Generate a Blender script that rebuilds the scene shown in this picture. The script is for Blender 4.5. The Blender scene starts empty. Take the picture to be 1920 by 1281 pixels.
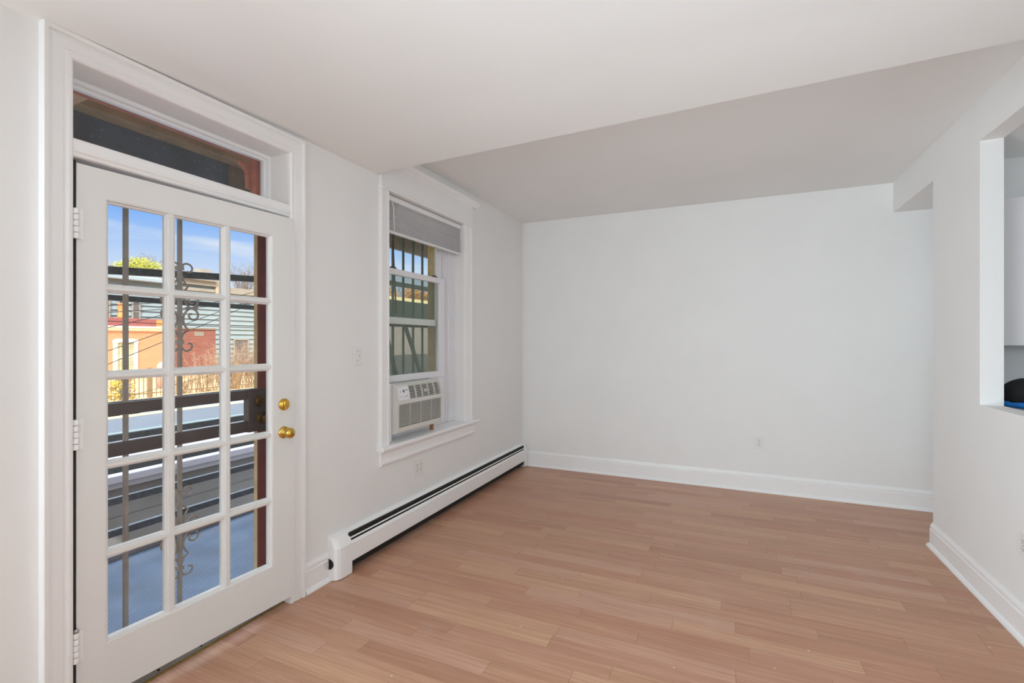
import bpy, math, random
from mathutils import Vector
random.seed(7)
PI = math.pi
sc = bpy.context.scene
col = sc.collection

# ------------------------------------------------------------------ camera
cam_d = bpy.data.cameras.new('camera')
cam_d.sensor_width = 36.0
cam_d.lens = 905.0 / 1920.0 * 36.0
cam_d.clip_start = 0.05
cam_d.clip_end = 300
cam = bpy.data.objects.new('camera', cam_d)
cam.location = (2.15, 0.0, 1.398)
cam.rotation_euler = (PI / 2, 0, math.radians(24.372))
col.objects.link(cam)
sc.camera = cam

# ------------------------------------------------------------------ exposure
sc.view_settings.view_transform = 'Standard'
sc.view_settings.look = 'None'
sc.view_settings.gamma = 1.0
sc.view_settings.exposure = 0.0
sc.view_settings.use_curve_mapping = False
sc.cycles.max_bounces = 14
sc.cycles.diffuse_bounces = 8
sc.cycles.transparent_max_bounces = 16
sc.cycles.sample_clamp_indirect = 8.0

# ------------------------------------------------------------------ sky
def lin(h):
    h = h.lstrip('#')
    out = []
    for i in (0, 2, 4):
        c = int(h[i:i + 2], 16) / 255.0
        out.append(c / 12.92 if c <= 0.04045 else ((c + 0.055) / 1.055) ** 2.4)
    return (out[0], out[1], out[2], 1.0)

world = bpy.data.worlds.new('sky')
sc.world = world
world.use_nodes = True
wn, wl = world.node_tree.nodes, world.node_tree.links
wn.clear()
w_out = wn.new('ShaderNodeOutputWorld')
w_bg = wn.new('ShaderNodeBackground')
w_tc = wn.new('ShaderNodeTexCoord')
w_sep = wn.new('ShaderNodeSeparateXYZ')
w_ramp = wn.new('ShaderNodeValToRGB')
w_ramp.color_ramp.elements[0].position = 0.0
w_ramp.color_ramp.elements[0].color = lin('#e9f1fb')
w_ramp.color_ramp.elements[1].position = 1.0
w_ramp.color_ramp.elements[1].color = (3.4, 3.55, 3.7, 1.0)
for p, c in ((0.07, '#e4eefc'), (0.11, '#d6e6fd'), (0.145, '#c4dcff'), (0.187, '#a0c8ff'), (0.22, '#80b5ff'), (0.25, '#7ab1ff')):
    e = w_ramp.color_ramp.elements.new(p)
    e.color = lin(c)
w_map = wn.new('ShaderNodeMapping')
w_map.inputs['Scale'].default_value = (2.0, 2.0, 14.0)
w_noise = wn.new('ShaderNodeTexNoise')
w_noise.inputs['Scale'].default_value = 2.2
w_noise.inputs['Detail'].default_value = 5
w_cr = wn.new('ShaderNodeValToRGB')
w_cr.color_ramp.elements[0].position = 0.50
w_cr.color_ramp.elements[0].color = (0, 0, 0, 1)
w_cr.color_ramp.elements[1].position = 0.72
w_cr.color_ramp.elements[1].color = (0.75, 0.75, 0.75, 1)
w_mix = wn.new('ShaderNodeMixRGB')
w_mix.inputs['Color2'].default_value = lin('#f2f6fd')
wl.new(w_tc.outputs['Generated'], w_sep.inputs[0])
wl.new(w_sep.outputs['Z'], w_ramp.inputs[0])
wl.new(w_tc.outputs['Generated'], w_map.inputs[0])
wl.new(w_map.outputs[0], w_noise.inputs[0])
wl.new(w_noise.outputs[0], w_cr.inputs[0])
wl.new(w_cr.outputs[0], w_mix.inputs['Fac'])
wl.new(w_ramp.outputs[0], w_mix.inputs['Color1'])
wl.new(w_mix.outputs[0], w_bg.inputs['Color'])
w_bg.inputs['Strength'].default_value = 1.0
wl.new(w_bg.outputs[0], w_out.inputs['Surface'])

# overhead sky brightened out of view to light the porch and balcony
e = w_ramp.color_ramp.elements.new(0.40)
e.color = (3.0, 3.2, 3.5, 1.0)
# ------------------------------------------------------------------ sun and added fill lights
def add_light(name, kind, energy, loc, direction, color=(1, 1, 1), **kw):
    d = bpy.data.lights.new(name, kind)
    d.energy = energy
    d.color = color
    for k, v in kw.items():
        setattr(d, k, v)
    o = bpy.data.objects.new(name, d)
    o.location = loc
    o.rotation_euler = Vector(direction).to_track_quat('-Z', 'Y').to_euler()
    col.objects.link(o)
    return o

add_light('sun', 'SUN', 5.2, (10, -10, 20), (-0.45, 0.72, -0.53), (1.0, 0.93, 0.82), angle=0.01)
FILL_TINT = (0.775, 0.92, 1.0)  # bluish tint of the fill lamps, offsets the warm floor bounce
# unseen fill lamp added behind the camera to brighten the right wall
add_light('side_fill_light', 'AREA', 96.0, (0.06, -0.95, 1.45), (1, 0.30, 0.06), FILL_TINT,
          shape='RECTANGLE', size=1.0, size_y=1.6)
# added forward fill behind the camera, evens out the room tones
add_light('forward_fill_light', 'AREA', 12.0, (1.9, -0.9, 1.9), (0.12, 1, -0.1), FILL_TINT,
          shape='RECTANGLE', size=1.6, size_y=0.8, spread=math.radians(100))
# invented low fill lamp behind the camera, aimed forward and right
add_light('low_fill_light', 'AREA', 18.5, (1.0, -0.4, 0.45), (0.62, 0.75, 0.25), FILL_TINT,
          shape='RECTANGLE', size=0.8, size_y=0.6, spread=math.radians(110))
# lamp added in the kitchen, fills the room through the pass-through
add_light('kitchen_fill_light', 'AREA', 25.0, (6.85, 2.2, 1.6), (-1, 0.06, 0.03), FILL_TINT,
          shape='RECTANGLE', size=2.0, size_y=1.5)
# weak fill lamp added out of view in the hallway
add_light('hall_fill_light', 'AREA', 5.5, (4.9, 4.6, 2.45), (0, 0, -1), (0.84, 0.93, 1.0),
          shape='RECTANGLE', size=0.4, size_y=0.4)

# ------------------------------------------------------------------ materials
class NT:
    def __init__(s, name):
        s.m = bpy.data.materials.new(name)
        s.m.use_nodes = True
        s.n, s.l = s.m.node_tree.nodes, s.m.node_tree.links
        s.b = s.n['Principled BSDF']
    def node(s, t, **inp):
        x = s.n.new(t)
        for k, v in inp.items():
            x.inputs[k].default_value = v
        return x
    def math(s, op, a, b=None, c=None):
        x = s.n.new('ShaderNodeMath')
        x.operation = op
        for i, v in enumerate((a, b, c)):
            if v is None:
                continue
            if isinstance(v, (int, float)):
                x.inputs[i].default_value = v
            else:
                s.l.new(v, x.inputs[i])
        return x.outputs[0]
    def mix(s, fac, a, b, mode='MIX'):
        x = s.n.new('ShaderNodeMixRGB')
        x.blend_type = mode
        for k, v in (('Fac', fac), ('Color1', a), ('Color2', b)):
            if isinstance(v, (int, float)):
                x.inputs[k].default_value = v
            elif isinstance(v, tuple):
                x.inputs[k].default_value = v
            else:
                s.l.new(v, x.inputs[k])
        return x.outputs[0]
    def ramp(s, fac, *stops):
        x = s.n.new('ShaderNodeValToRGB')
        cr = x.color_ramp
        while len(cr.elements) < len(stops):
            cr.elements.new(0.5)
        for e, (p, c) in zip(cr.elements, stops):
            e.position = p
            e.color = c if isinstance(c, tuple) else (c, c, c, 1)
        s.l.new(fac, x.inputs[0])
        return x.outputs[0]
    def pos(s):
        return s.n.new('ShaderNodeNewGeometry').outputs['Position']
    def scaled(s, v, sx, sy, sz):
        x = s.n.new('ShaderNodeMapping')
        x.inputs['Scale'].default_value = (sx, sy, sz)
        s.l.new(v, x.inputs[0])
        return x.outputs[0]
    def noise(s, v, scale, detail=4, rough=0.5):
        x = s.n.new('ShaderNodeTexNoise')
        x.inputs['Scale'].default_value = scale
        x.inputs['Detail'].default_value = detail
        x.inputs['Roughness'].default_value = rough
        if v is not None:
            s.l.new(v, x.inputs['Vector'])
        return x.outputs[0]
    def bump(s, h, strength=0.2, dist=0.01):
        x = s.n.new('ShaderNodeBump')
        x.inputs['Strength'].default_value = strength
        x.inputs['Distance'].default_value = dist
        s.l.new(h, x.inputs['Height'])
        s.l.new(x.outputs[0], s.b.inputs['Normal'])
    def color(s, c):
        if isinstance(c, tuple):
            s.b.inputs['Base Color'].default_value = c
        else:
            s.l.new(c, s.b.inputs['Base Color'])

def plain(name, hexc, rough=0.5, metal=0.0, var=0.06, scale=6.0, bump=0.0, bscale=60.0, spec=0.5):
    t = NT(name)
    c = lin(hexc)
    if var:
        nz = t.noise(t.pos(), scale, 3)
        d = tuple(v * (1 - var) for v in c[:3]) + (1,)
        u = tuple(min(1, v * (1 + var)) for v in c[:3]) + (1,)
        t.color(t.ramp(nz, (0.3, d), (0.7, u)))
    else:
        t.color(c)
    t.b.inputs['Roughness'].default_value = rough
    t.b.inputs['Metallic'].default_value = metal
    t.b.inputs['Specular IOR Level'].default_value = spec
    if bump:
        t.bump(t.noise(t.pos(), bscale, 3), bump, 0.004)
    return t.m

M = {}
M['wall'] = plain('wall_paint', '#eeeeed', 0.62, var=0.012, scale=3, bump=0.10, bscale=45, spec=0.3)
M['ceil'] = plain('ceiling_paint', '#eeeeed', 0.75, var=0.01, scale=2, bump=0.06, bscale=30, spec=0.2)
M['trim'] = plain('trim_gloss_white', '#f4f4f4', 0.32, var=0.01, scale=5, bump=0.03, bscale=25)
M['door'] = plain('door_white', '#e8e8e6', 0.38, var=0.01, scale=4, bump=0.03, bscale=30)
M['plastic'] = plain('white_plastic', '#e9e9e7', 0.35, var=0.0)
M['slot'] = plain('socket_slot_dark', '#716e69', 0.6, var=0.0)
M['vinyl'] = plain('window_vinyl', '#e9e8ec', 0.3, var=0.0)
M['heater'] = plain('heater_enamel', '#f5f6f6', 0.3, var=0.012, scale=4)
M['black'] = plain('black_void', '#0b0b0b', 0.7, var=0.0)
M['ac'] = plain('ac_beige_plastic', '#d8d7d1', 0.45, var=0.0)
M['ac_panel'] = plain('ac_control_panel', '#e8e8ec', 0.35, var=0.0)
M['ac_dark'] = plain('ac_grille_dark', '#35322e', 0.7, var=0.0)
M['icon'] = plain('ac_icon_grey', '#6d6d70', 0.6, var=0.0)
M['brass'] = plain('polished_brass', '#d9b45a', 0.14, 1.0, var=0.03)
M['brass_dull'] = plain('tarnished_brass', '#ab8f58', 0.30, 1.0, var=0.15, scale=30)
M['brass_dark'] = plain('dark_aged_brass', '#6b5027', 0.3, 1.0, var=0.2, scale=30)
M['steel'] = plain('threshold_aluminium', '#b9b6b0', 0.28, 1.0, var=0.08, scale=12)
M['near_black'] = plain('near_black_matte', '#26242a', 0.7, var=0.2, scale=40)
M['sweep'] = plain('grey_felt_sweep', '#6a6a6c', 0.85, var=0.2, scale=40)
M['red_wood'] = plain('red_brown_paint', '#7d4038', 0.5, var=0.16, scale=14, bump=0.1, bscale=40)
M['orange_wood'] = plain('rust_red_wood', '#c06c4a', 0.6, var=0.2, scale=20, bump=0.15, bscale=40)
M['gate'] = plain('gate_brown_metal', '#5d4f4b', 0.45, 0.2, var=0.10, scale=15)
M['gate_bar'] = plain('gate_bar_paint', '#a0968c', 0.45, 0.2, var=0.08, scale=18)
M['rail'] = plain('rail_dark_blue_metal', '#66717f', 0.42, 0.0, var=0.22, scale=35, bump=0.2, bscale=60)
M['green_metal'] = plain('dark_green_metal', '#5b6b63', 0.5, 0.1, var=0.15, scale=18)
M['soffit'] = plain('porch_soffit', '#b5a996', 0.8, var=0.12, scale=5)
M['beam'] = plain('porch_beam', '#c4a67e', 0.75, var=0.15, scale=8)
M['joist'] = plain('porch_joist', '#c4a27a', 0.75, var=0.15, scale=8)
M['beam_dark'] = plain('porch_fascia_brown', '#857665', 0.8, var=0.15, scale=8)
M['stucco'] = plain('yellow_masonry', '#d5b988', 0.85, var=0.16, scale=16, bump=0.5, bscale=22)
M['white_paint'] = plain('white_paint', '#f0eee8', 0.5, var=0.03)
M['red_roof'] = plain('red_cornice', '#995650', 0.6, var=0.12, scale=3)
M['orange_clay'] = plain('orange_clay', '#e08a4e', 0.7, var=0.1)
M['membrane'] = plain('roof_membrane_grey', '#9c9da9', 0.8, var=0.14, scale=4)
M['membrane_blue'] = plain('roof_blue_grey', '#58616d', 0.75, var=0.12, scale=3)
M['coping'] = plain('coping_white', '#b4b5c4', 0.6, var=0.04)
M['teal'] = plain('gutter_teal', '#6f8583', 0.6, var=0.06)
M['grey_wall'] = plain('grey_wall_boards', '#868687', 0.85, var=0.10, scale=2)
M['grey_tan'] = plain('grey_tan_wall', '#8b8377', 0.85, var=0.08, scale=1)
M['siding'] = plain('pale_blue_siding', '#8d999c', 0.6, var=0.05, scale=0.8)
M['roof_pale'] = plain('pale_metal_roof', '#7a7b79', 0.5, var=0.1, scale=0.7)
M['eave'] = plain('cream_eave', '#9a9184', 0.7, var=0.1, scale=2)
M['wood_panel'] = plain('weathered_wood', '#b0a18a', 0.8, var=0.2, scale=3)
M['dark_glass'] = plain('dark_window_glass', '#6a6464', 0.15, var=0.2, scale=2)
M['dark_parapet'] = plain('dark_parapet', '#4e524b', 0.8, var=0.2, scale=4)
M['cream_wall'] = plain('cream_wall', '#e8dba8', 0.8, var=0.05)
M['dry_ground'] = plain('dry_ground', '#c9ad7d', 0.95, var=0.2, scale=2)
M['asphalt'] = plain('alley_asphalt', '#77736d', 0.95, var=0.15, scale=2)
M['yellow_base'] = plain('yellow_retaining_wall', '#e0b878', 0.85, var=0.1, scale=4)
M['fence'] = plain('fence_tan', '#9c7a54', 0.7, var=0.15, scale=12)
M['wire'] = plain('cable_black', '#2b2c30', 0.7, var=0.0)
M['twig'] = plain('bare_twigs', '#a98f78', 0.9, var=0.2, scale=6)
M['bark'] = plain('tree_bark', '#7d6a58', 0.9, var=0.2, scale=6)
M['leaf_gold'] = plain('golden_leaves', '#c99a2e', 0.8, var=0.4, scale=9)
M['leaf_lime'] = plain('yellow_green_leaves', '#b3b245', 0.8, var=0.35, scale=3)
M['leaf_orange'] = plain('orange_brown_leaves', '#b5834a', 0.8, var=0.35, scale=1.2)
M['block'] = plain('raw_wood_block', '#a8794c', 0.8, var=0.25, scale=60)
M['slat'] = plain('blind_slat_white', '#eeeeef', 0.35, var=0.0)
def slat_mat():
    t = NT('translucent_slat')
    out = [x for x in t.n if x.type == 'OUTPUT_MATERIAL'][0]
    t.color(lin('#eeeeef'))
    t.b.inputs['Roughness'].default_value = 0.4
    tl = t.node('ShaderNodeBsdfTranslucent', Color=lin('#f2f2f2'))
    mx = t.node('ShaderNodeMixShader', Fac=0.5)
    t.l.new(t.b.outputs[0], mx.inputs[1])
    t.l.new(tl.outputs[0], mx.inputs[2])
    t.l.new(mx.outputs[0], out.inputs[0])
    return t.m
M['slat_t'] = slat_mat()
M['wand'] = plain('blind_wand_dark', '#453f33', 0.3, var=0.0)
M['bag'] = plain('black_fabric', '#141414', 0.85, var=0.2, scale=30, bump=0.3, bscale=80)
M['blue'] = plain('bright_blue_fabric', '#1c7fd6', 0.7, var=0.2, scale=25)
M['cabinet'] = plain('cabinet_white', '#e4e3e6', 0.4, var=0.0)
M['counter'] = plain('counter_grey', '#b9b6b0', 0.4, var=0.05)
M['bottle_green'] = plain('plastic_green', '#3f9c63', 0.5, var=0.0)
M['bottle_blue'] = plain('plastic_blue_white', '#a9c6dd', 0.5, var=0.0)
M['pink'] = plain('pink_white_cover', '#c79a92', 0.8, var=0.1)

def glass_mat(name, tint, refl=0.06):
    t = NT(name)
    t.n.remove(t.b)
    out = [x for x in t.n if x.type == 'OUTPUT_MATERIAL'][0]
    tr = t.node('ShaderNodeBsdfTransparent', Color=tint)
    gl = t.node('ShaderNodeBsdfGlossy', Roughness=0.02)
    lw = t.node('ShaderNodeLayerWeight', Blend=0.08)
    f = t.math('MULTIPLY_ADD', lw.outputs['Fresnel'], 0.35, refl * 0.35)
    mx = t.n.new('ShaderNodeMixShader')
    t.l.new(f, mx.inputs[0])
    t.l.new(tr.outputs[0], mx.inputs[1])
    t.l.new(gl.outputs[0], mx.inputs[2])
    t.l.new(mx.outputs[0], out.inputs[0])
    return t.m
M['glass'] = glass_mat('clear_glass', (0.96, 0.97, 0.97, 1), 0.04)
def dusty_glass_mat():
    m = glass_mat('dusty_glass', (0.90, 0.91, 0.93, 1), 0.05)
    n, l = m.node_tree.nodes, m.node_tree.links
    out = [x for x in n if x.type == 'OUTPUT_MATERIAL'][0]
    old = out.inputs[0].links[0].from_socket
    g = n.new('ShaderNodeNewGeometry')
    sp = n.new('ShaderNodeSeparateXYZ'); l.new(g.outputs['Position'], sp.inputs[0])
    cb = n.new('ShaderNodeCombineXYZ'); l.new(sp.outputs['Y'], cb.inputs[0]); l.new(sp.outputs['Z'], cb.inputs[1])
    v = n.new('ShaderNodeTexVoronoi'); v.voronoi_dimensions = '2D'; v.inputs['Scale'].default_value = 30
    l.new(cb.outputs[0], v.inputs['Vector'])
    sc_ = n.new('ShaderNodeSeparateColor'); l.new(v.outputs['Color'], sc_.inputs[0])
    r = n.new('ShaderNodeMath'); r.operation = 'MULTIPLY'; r.inputs[1].default_value = 0.036; l.new(sc_.outputs[0], r.inputs[0])
    lt = n.new('ShaderNodeMath'); lt.operation = 'LESS_THAN'; l.new(v.outputs['Distance'], lt.inputs[0]); l.new(r.outputs[0], lt.inputs[1])
    fac = n.new('ShaderNodeMath'); fac.operation = 'MULTIPLY_ADD'; fac.inputs[1].default_value = 0.75; fac.inputs[2].default_value = 0.035
    l.new(lt.outputs[0], fac.inputs[0])
    df = n.new('ShaderNodeBsdfDiffuse'); df.inputs['Color'].default_value = (0.75, 0.77, 0.8, 1)
    mx = n.new('ShaderNodeMixShader')
    l.new(fac.outputs[0], mx.inputs[0]); l.new(old, mx.inputs[1]); l.new(df.outputs[0], mx.inputs[2])
    l.new(mx.outputs[0], out.inputs[0])
    return m
M['glass_dusty'] = dusty_glass_mat()
M['glass_green'] = glass_mat('greenish_glass', (0.95, 0.97, 0.945, 1), 0.05)

def screen_mat():
    t = NT('insect_screen_mesh')
    out = [x for x in t.n if x.type == 'OUTPUT_MATERIAL'][0]
    t.color(lin('#8c9088'))
    t.b.inputs['Roughness'].default_value = 0.9
    tr = t.node('ShaderNodeBsdfTransparent')
    mx = t.node('ShaderNodeMixShader', Fac=0.30)
    t.l.new(tr.outputs[0], mx.inputs[1])
    t.l.new(t.b.outputs[0], mx.inputs[2])
    t.l.new(mx.outputs[0], out.inputs[0])
    return t.m
M['screen'] = screen_mat()

def floor_mat():
    t = NT('laminate_oak_floor')
    p = t.pos()
    s = t.n.new('ShaderNodeSeparateXYZ')
    t.l.new(p, s.inputs[0])
    X, Y = s.outputs['X'], s.outputs['Y']
    W = 0.0955
    yr = t.math('DIVIDE', t.math('ADD', Y, 0.03), W)
    row = t.math('FLOOR', yr)
    wn1 = t.n.new('ShaderNodeTexWhiteNoise'); wn1.noise_dimensions = '1D'
    t.l.new(row, wn1.inputs['W'])
    xs = t.math('ADD', t.math('DIVIDE', X, 0.78), t.math('MULTIPLY', wn1.outputs[0], 9.0))
    seg = t.math('FLOOR', xs)
    cb = t.n.new('ShaderNodeCombineXYZ')
    t.l.new(row, cb.inputs[0]); t.l.new(seg, cb.inputs[1])
    wn2 = t.n.new('ShaderNodeTexWhiteNoise'); wn2.noise_dimensions = '2D'
    t.l.new(cb.outputs[0], wn2.inputs['Vector'])
    rid = wn2.outputs['Value']
    # grain coordinates shifted strip by strip
    off = t.math('MULTIPLY', rid, 40.0)
    cg = t.n.new('ShaderNodeCombineXYZ')
    t.l.new(t.math('ADD', X, off), cg.inputs[0])
    t.l.new(t.math('ADD', t.math('MULTIPLY', Y, 15.0), off), cg.inputs[1])
    g1 = t.noise(cg.outputs[0], 2.0, 5, 0.6)
    cg2 = t.n.new('ShaderNodeCombineXYZ')
    t.l.new(t.math('ADD', t.math('MULTIPLY', X, 2.2), off), cg2.inputs[0])
    t.l.new(t.math('MULTIPLY', Y, 95.0), cg2.inputs[1])
    g2 = t.noise(cg2.outputs[0], 2.2, 4, 0.6)
    wv = t.n.new('ShaderNodeTexWave')
    wv.wave_type = 'BANDS'; wv.bands_direction = 'Y'
    wv.inputs['Scale'].default_value = 0.7
    wv.inputs['Distortion'].default_value = 11.0
    wv.inputs['Detail'].default_value = 3
    wv.inputs['Detail Scale'].default_value = 1.1
    t.l.new(cg.outputs[0], wv.inputs['Vector'])
    base = t.ramp(rid, (0.0, lin('#ad7c62')), (0.2, lin('#c29676')), (0.4, lin('#bb8771')), (0.6, lin('#d2a886')),
                  (0.8, lin('#b88066')), (1.0, lin('#cfa58f')))
    c1 = t.mix(0.42, base, t.ramp(g1, (0.3, lin('#a97c63')), (0.5, lin('#c3967b')), (0.72, lin('#d9b097'))))
    c2 = t.mix(t.math('MULTIPLY', t.ramp(g2, (0.40, 0.0), (0.72, 1.0)), 0.26), c1, lin('#95664f'))
    c3 = t.mix(t.math('MULTIPLY', t.ramp(wv.outputs[0], (0.0, 1.0), (0.12, 0.0)), 0.20), c2, lin('#855843'))
    # seams
    fy = t.math('FRACT', yr)
    fx = t.math('FRACT', xs)
    sy = t.math('LESS_THAN', fy, 0.014)
    sx = t.math('LESS_THAN', fx, 0.0028)
    seam = t.math('MAXIMUM', t.math('MULTIPLY', sy, 0.35), t.math('MULTIPLY', sx, 0.55))
    c4 = t.mix(seam, c3, lin('#6b4636'))
    # dried white paint specks and dusty scuffs left after painting
    vor = t.n.new('ShaderNodeTexVoronoi')
    vor.voronoi_dimensions = '2D'
    vor.inputs['Scale'].default_value = 5.5
    vor.inputs['Randomness'].default_value = 1.0
    t.l.new(p, vor.inputs['Vector'])
    sepc = t.n.new('ShaderNodeSeparateColor')
    t.l.new(vor.outputs['Color'], sepc.inputs[0])
    keep = t.math('GREATER_THAN', sepc.outputs[0], 0.55)
    sp = t.math('MULTIPLY', keep, t.math('LESS_THAN', vor.outputs['Distance'], t.math('MULTIPLY', t.math('POWER', sepc.outputs[1], 2.0), 0.026)))
    c5 = t.mix(t.math('MULTIPLY', sp, 0.75), c4, lin('#ddd8d2'))
    scuff = t.math('MULTIPLY', t.ramp(t.noise(p, 1.6, 5, 0.62), (0.60, 0.0), (0.78, 1.0)), 0.22)
    c6 = t.mix(scuff, c5, lin('#cbbfba'))
    t.color(c6)
    rr = t.math('MULTIPLY_ADD', g1, 0.16, 0.30)
    t.l.new(rr, t.b.inputs['Roughness'])
    t.b.inputs['Specular IOR Level'].default_value = 0.45
    t.bump(t.math('SUBTRACT', t.math('MULTIPLY', g2, 0.25), seam), 0.12, 0.002)
    return t.m
M['floor'] = floor_mat()

def brick_mat(name, c1, c2, mortar, sc_, vert='X', rough=0.85, bw=0.5):
    t = NT(name)
    p = t.pos()
    s = t.n.new('ShaderNodeSeparateXYZ')
    t.l.new(p, s.inputs[0])
    cb = t.n.new('ShaderNodeCombineXYZ')
    t.l.new(t.math('ADD', s.outputs['Y'], s.outputs['X']), cb.inputs[0])
    t.l.new(s.outputs['Z'], cb.inputs[1])
    b = t.n.new('ShaderNodeTexBrick')
    b.inputs['Color1'].default_value = lin(c1)
    b.inputs['Color2'].default_value = lin(c2)
    b.inputs['Mortar'].default_value = lin(mortar)
    b.inputs['Scale'].default_value = sc_
    b.inputs['Mortar Size'].default_value = 0.016
    b.inputs['Brick Width'].default_value = bw
    b.inputs['Row Height'].default_value = 0.17
    t.l.new(cb.outputs[0], b.inputs['Vector'])
    nz = t.noise(p, 1.2, 5)
    t.color(t.mix(0.25, b.outputs['Color'], t.ramp(nz, (0.3, lin(c1)), (0.7, lin(c2)))))
    t.b.inputs['Roughness'].default_value = rough
    t.bump(t.math('SUBTRACT', 1.0, b.outputs['Fac']), 0.3, 0.01)
    return t.m
M['brick_yellow'] = brick_mat('yellow_brick', '#d39670', '#ca8c66', '#cfa07c', 2.2)
M['brick_red'] = brick_mat('red_brick', '#8d5245', '#7a4438', '#98796c', 2.0)
M['brick_house'] = brick_mat('yellow_house_brick', '#c7a468', '#b8925a', '#a89468', 1.6)

def deck_mat():
    t = NT('blue_tread_plate')
    p = t.pos()
    s = t.n.new('ShaderNodeSeparateXYZ')
    t.l.new(p, s.inputs[0])
    a, b = s.outputs['X'], s.outputs['Y']
    P = 0.025
    u = t.math('DIVIDE', t.math('ADD', a, b), P)
    v = t.math('DIVIDE', t.math('SUBTRACT', a, b), P)
    par = t.math('MODULO', t.math('ADD', t.math('ADD', t.math('FLOOR', u), t.math('FLOOR', v)), 4000.0), 2.0)
    fu = t.math('ABSOLUTE', t.math('SUBTRACT', t.math('FRACT', u), 0.5))
    fv = t.math('ABSOLUTE', t.math('SUBTRACT', t.math('FRACT', v), 0.5))
    def lug(l, w):
        return t.math('MULTIPLY', t.math('SUBTRACT', 0.5, l), 1.0) , w
    d1 = t.math('ADD', t.math('MULTIPLY', t.math('MULTIPLY', fu, fu), 5.0), t.math('MULTIPLY', t.math('MULTIPLY', fv, fv), 55.0))
    d2 = t.math('ADD', t.math('MULTIPLY', t.math('MULTIPLY', fv, fv), 5.0), t.math('MULTIPLY', t.math('MULTIPLY', fu, fu), 55.0))
    inv = t.math('SUBTRACT', 1.0, par)
    d = t.math('ADD', t.math('MULTIPLY', d1, par), t.math('MULTIPLY', d2, inv))
    h = t.ramp(d, (0.5, 1.0), (1.2, 0.0))
    nz = t.noise(p, 3.5, 5)
    base = t.ramp(nz, (0.3, lin('#3f5a78')), (0.5, lin('#4f6c8e')), (0.7, lin('#6482a6')))
    t.color(t.mix(t.math('MULTIPLY', h, 0.65), base, lin('#b4cdea')))
    t.b.inputs['Roughness'].default_value = 0.42
    t.b.inputs['Metallic'].default_value = 0.15
    t.bump(h, 0.9, 0.006)
    return t.m
M['deck'] = deck_mat()

def tarp_mat():
    t = NT('navy_awning_cloth')
    p = t.pos()
    nz = t.noise(p, 2.5, 4)
    base = t.ramp(nz, (0.3, lin('#4c5868')), (0.7, lin('#5f7596')))
    vor = t.n.new('ShaderNodeTexVoronoi')
    vor.inputs['Scale'].default_value = 20
    t.l.new(p, vor.inputs['Vector'])
    sepc = t.n.new('ShaderNodeSeparateColor')
    t.l.new(vor.outputs['Color'], sepc.inputs[0])
    sp = t.math('MULTIPLY', t.math('GREATER_THAN', sepc.outputs[0], 0.5),
                t.math('LESS_THAN', vor.outputs['Distance'], t.math('MULTIPLY', sepc.outputs[1], 0.17)))
    t.color(t.mix(t.math('MULTIPLY', sp, 0.7), base, lin('#c9d3e2')))
    t.b.inputs['Roughness'].default_value = 0.8
    return t.m
M['tarp'] = tarp_mat()

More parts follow.
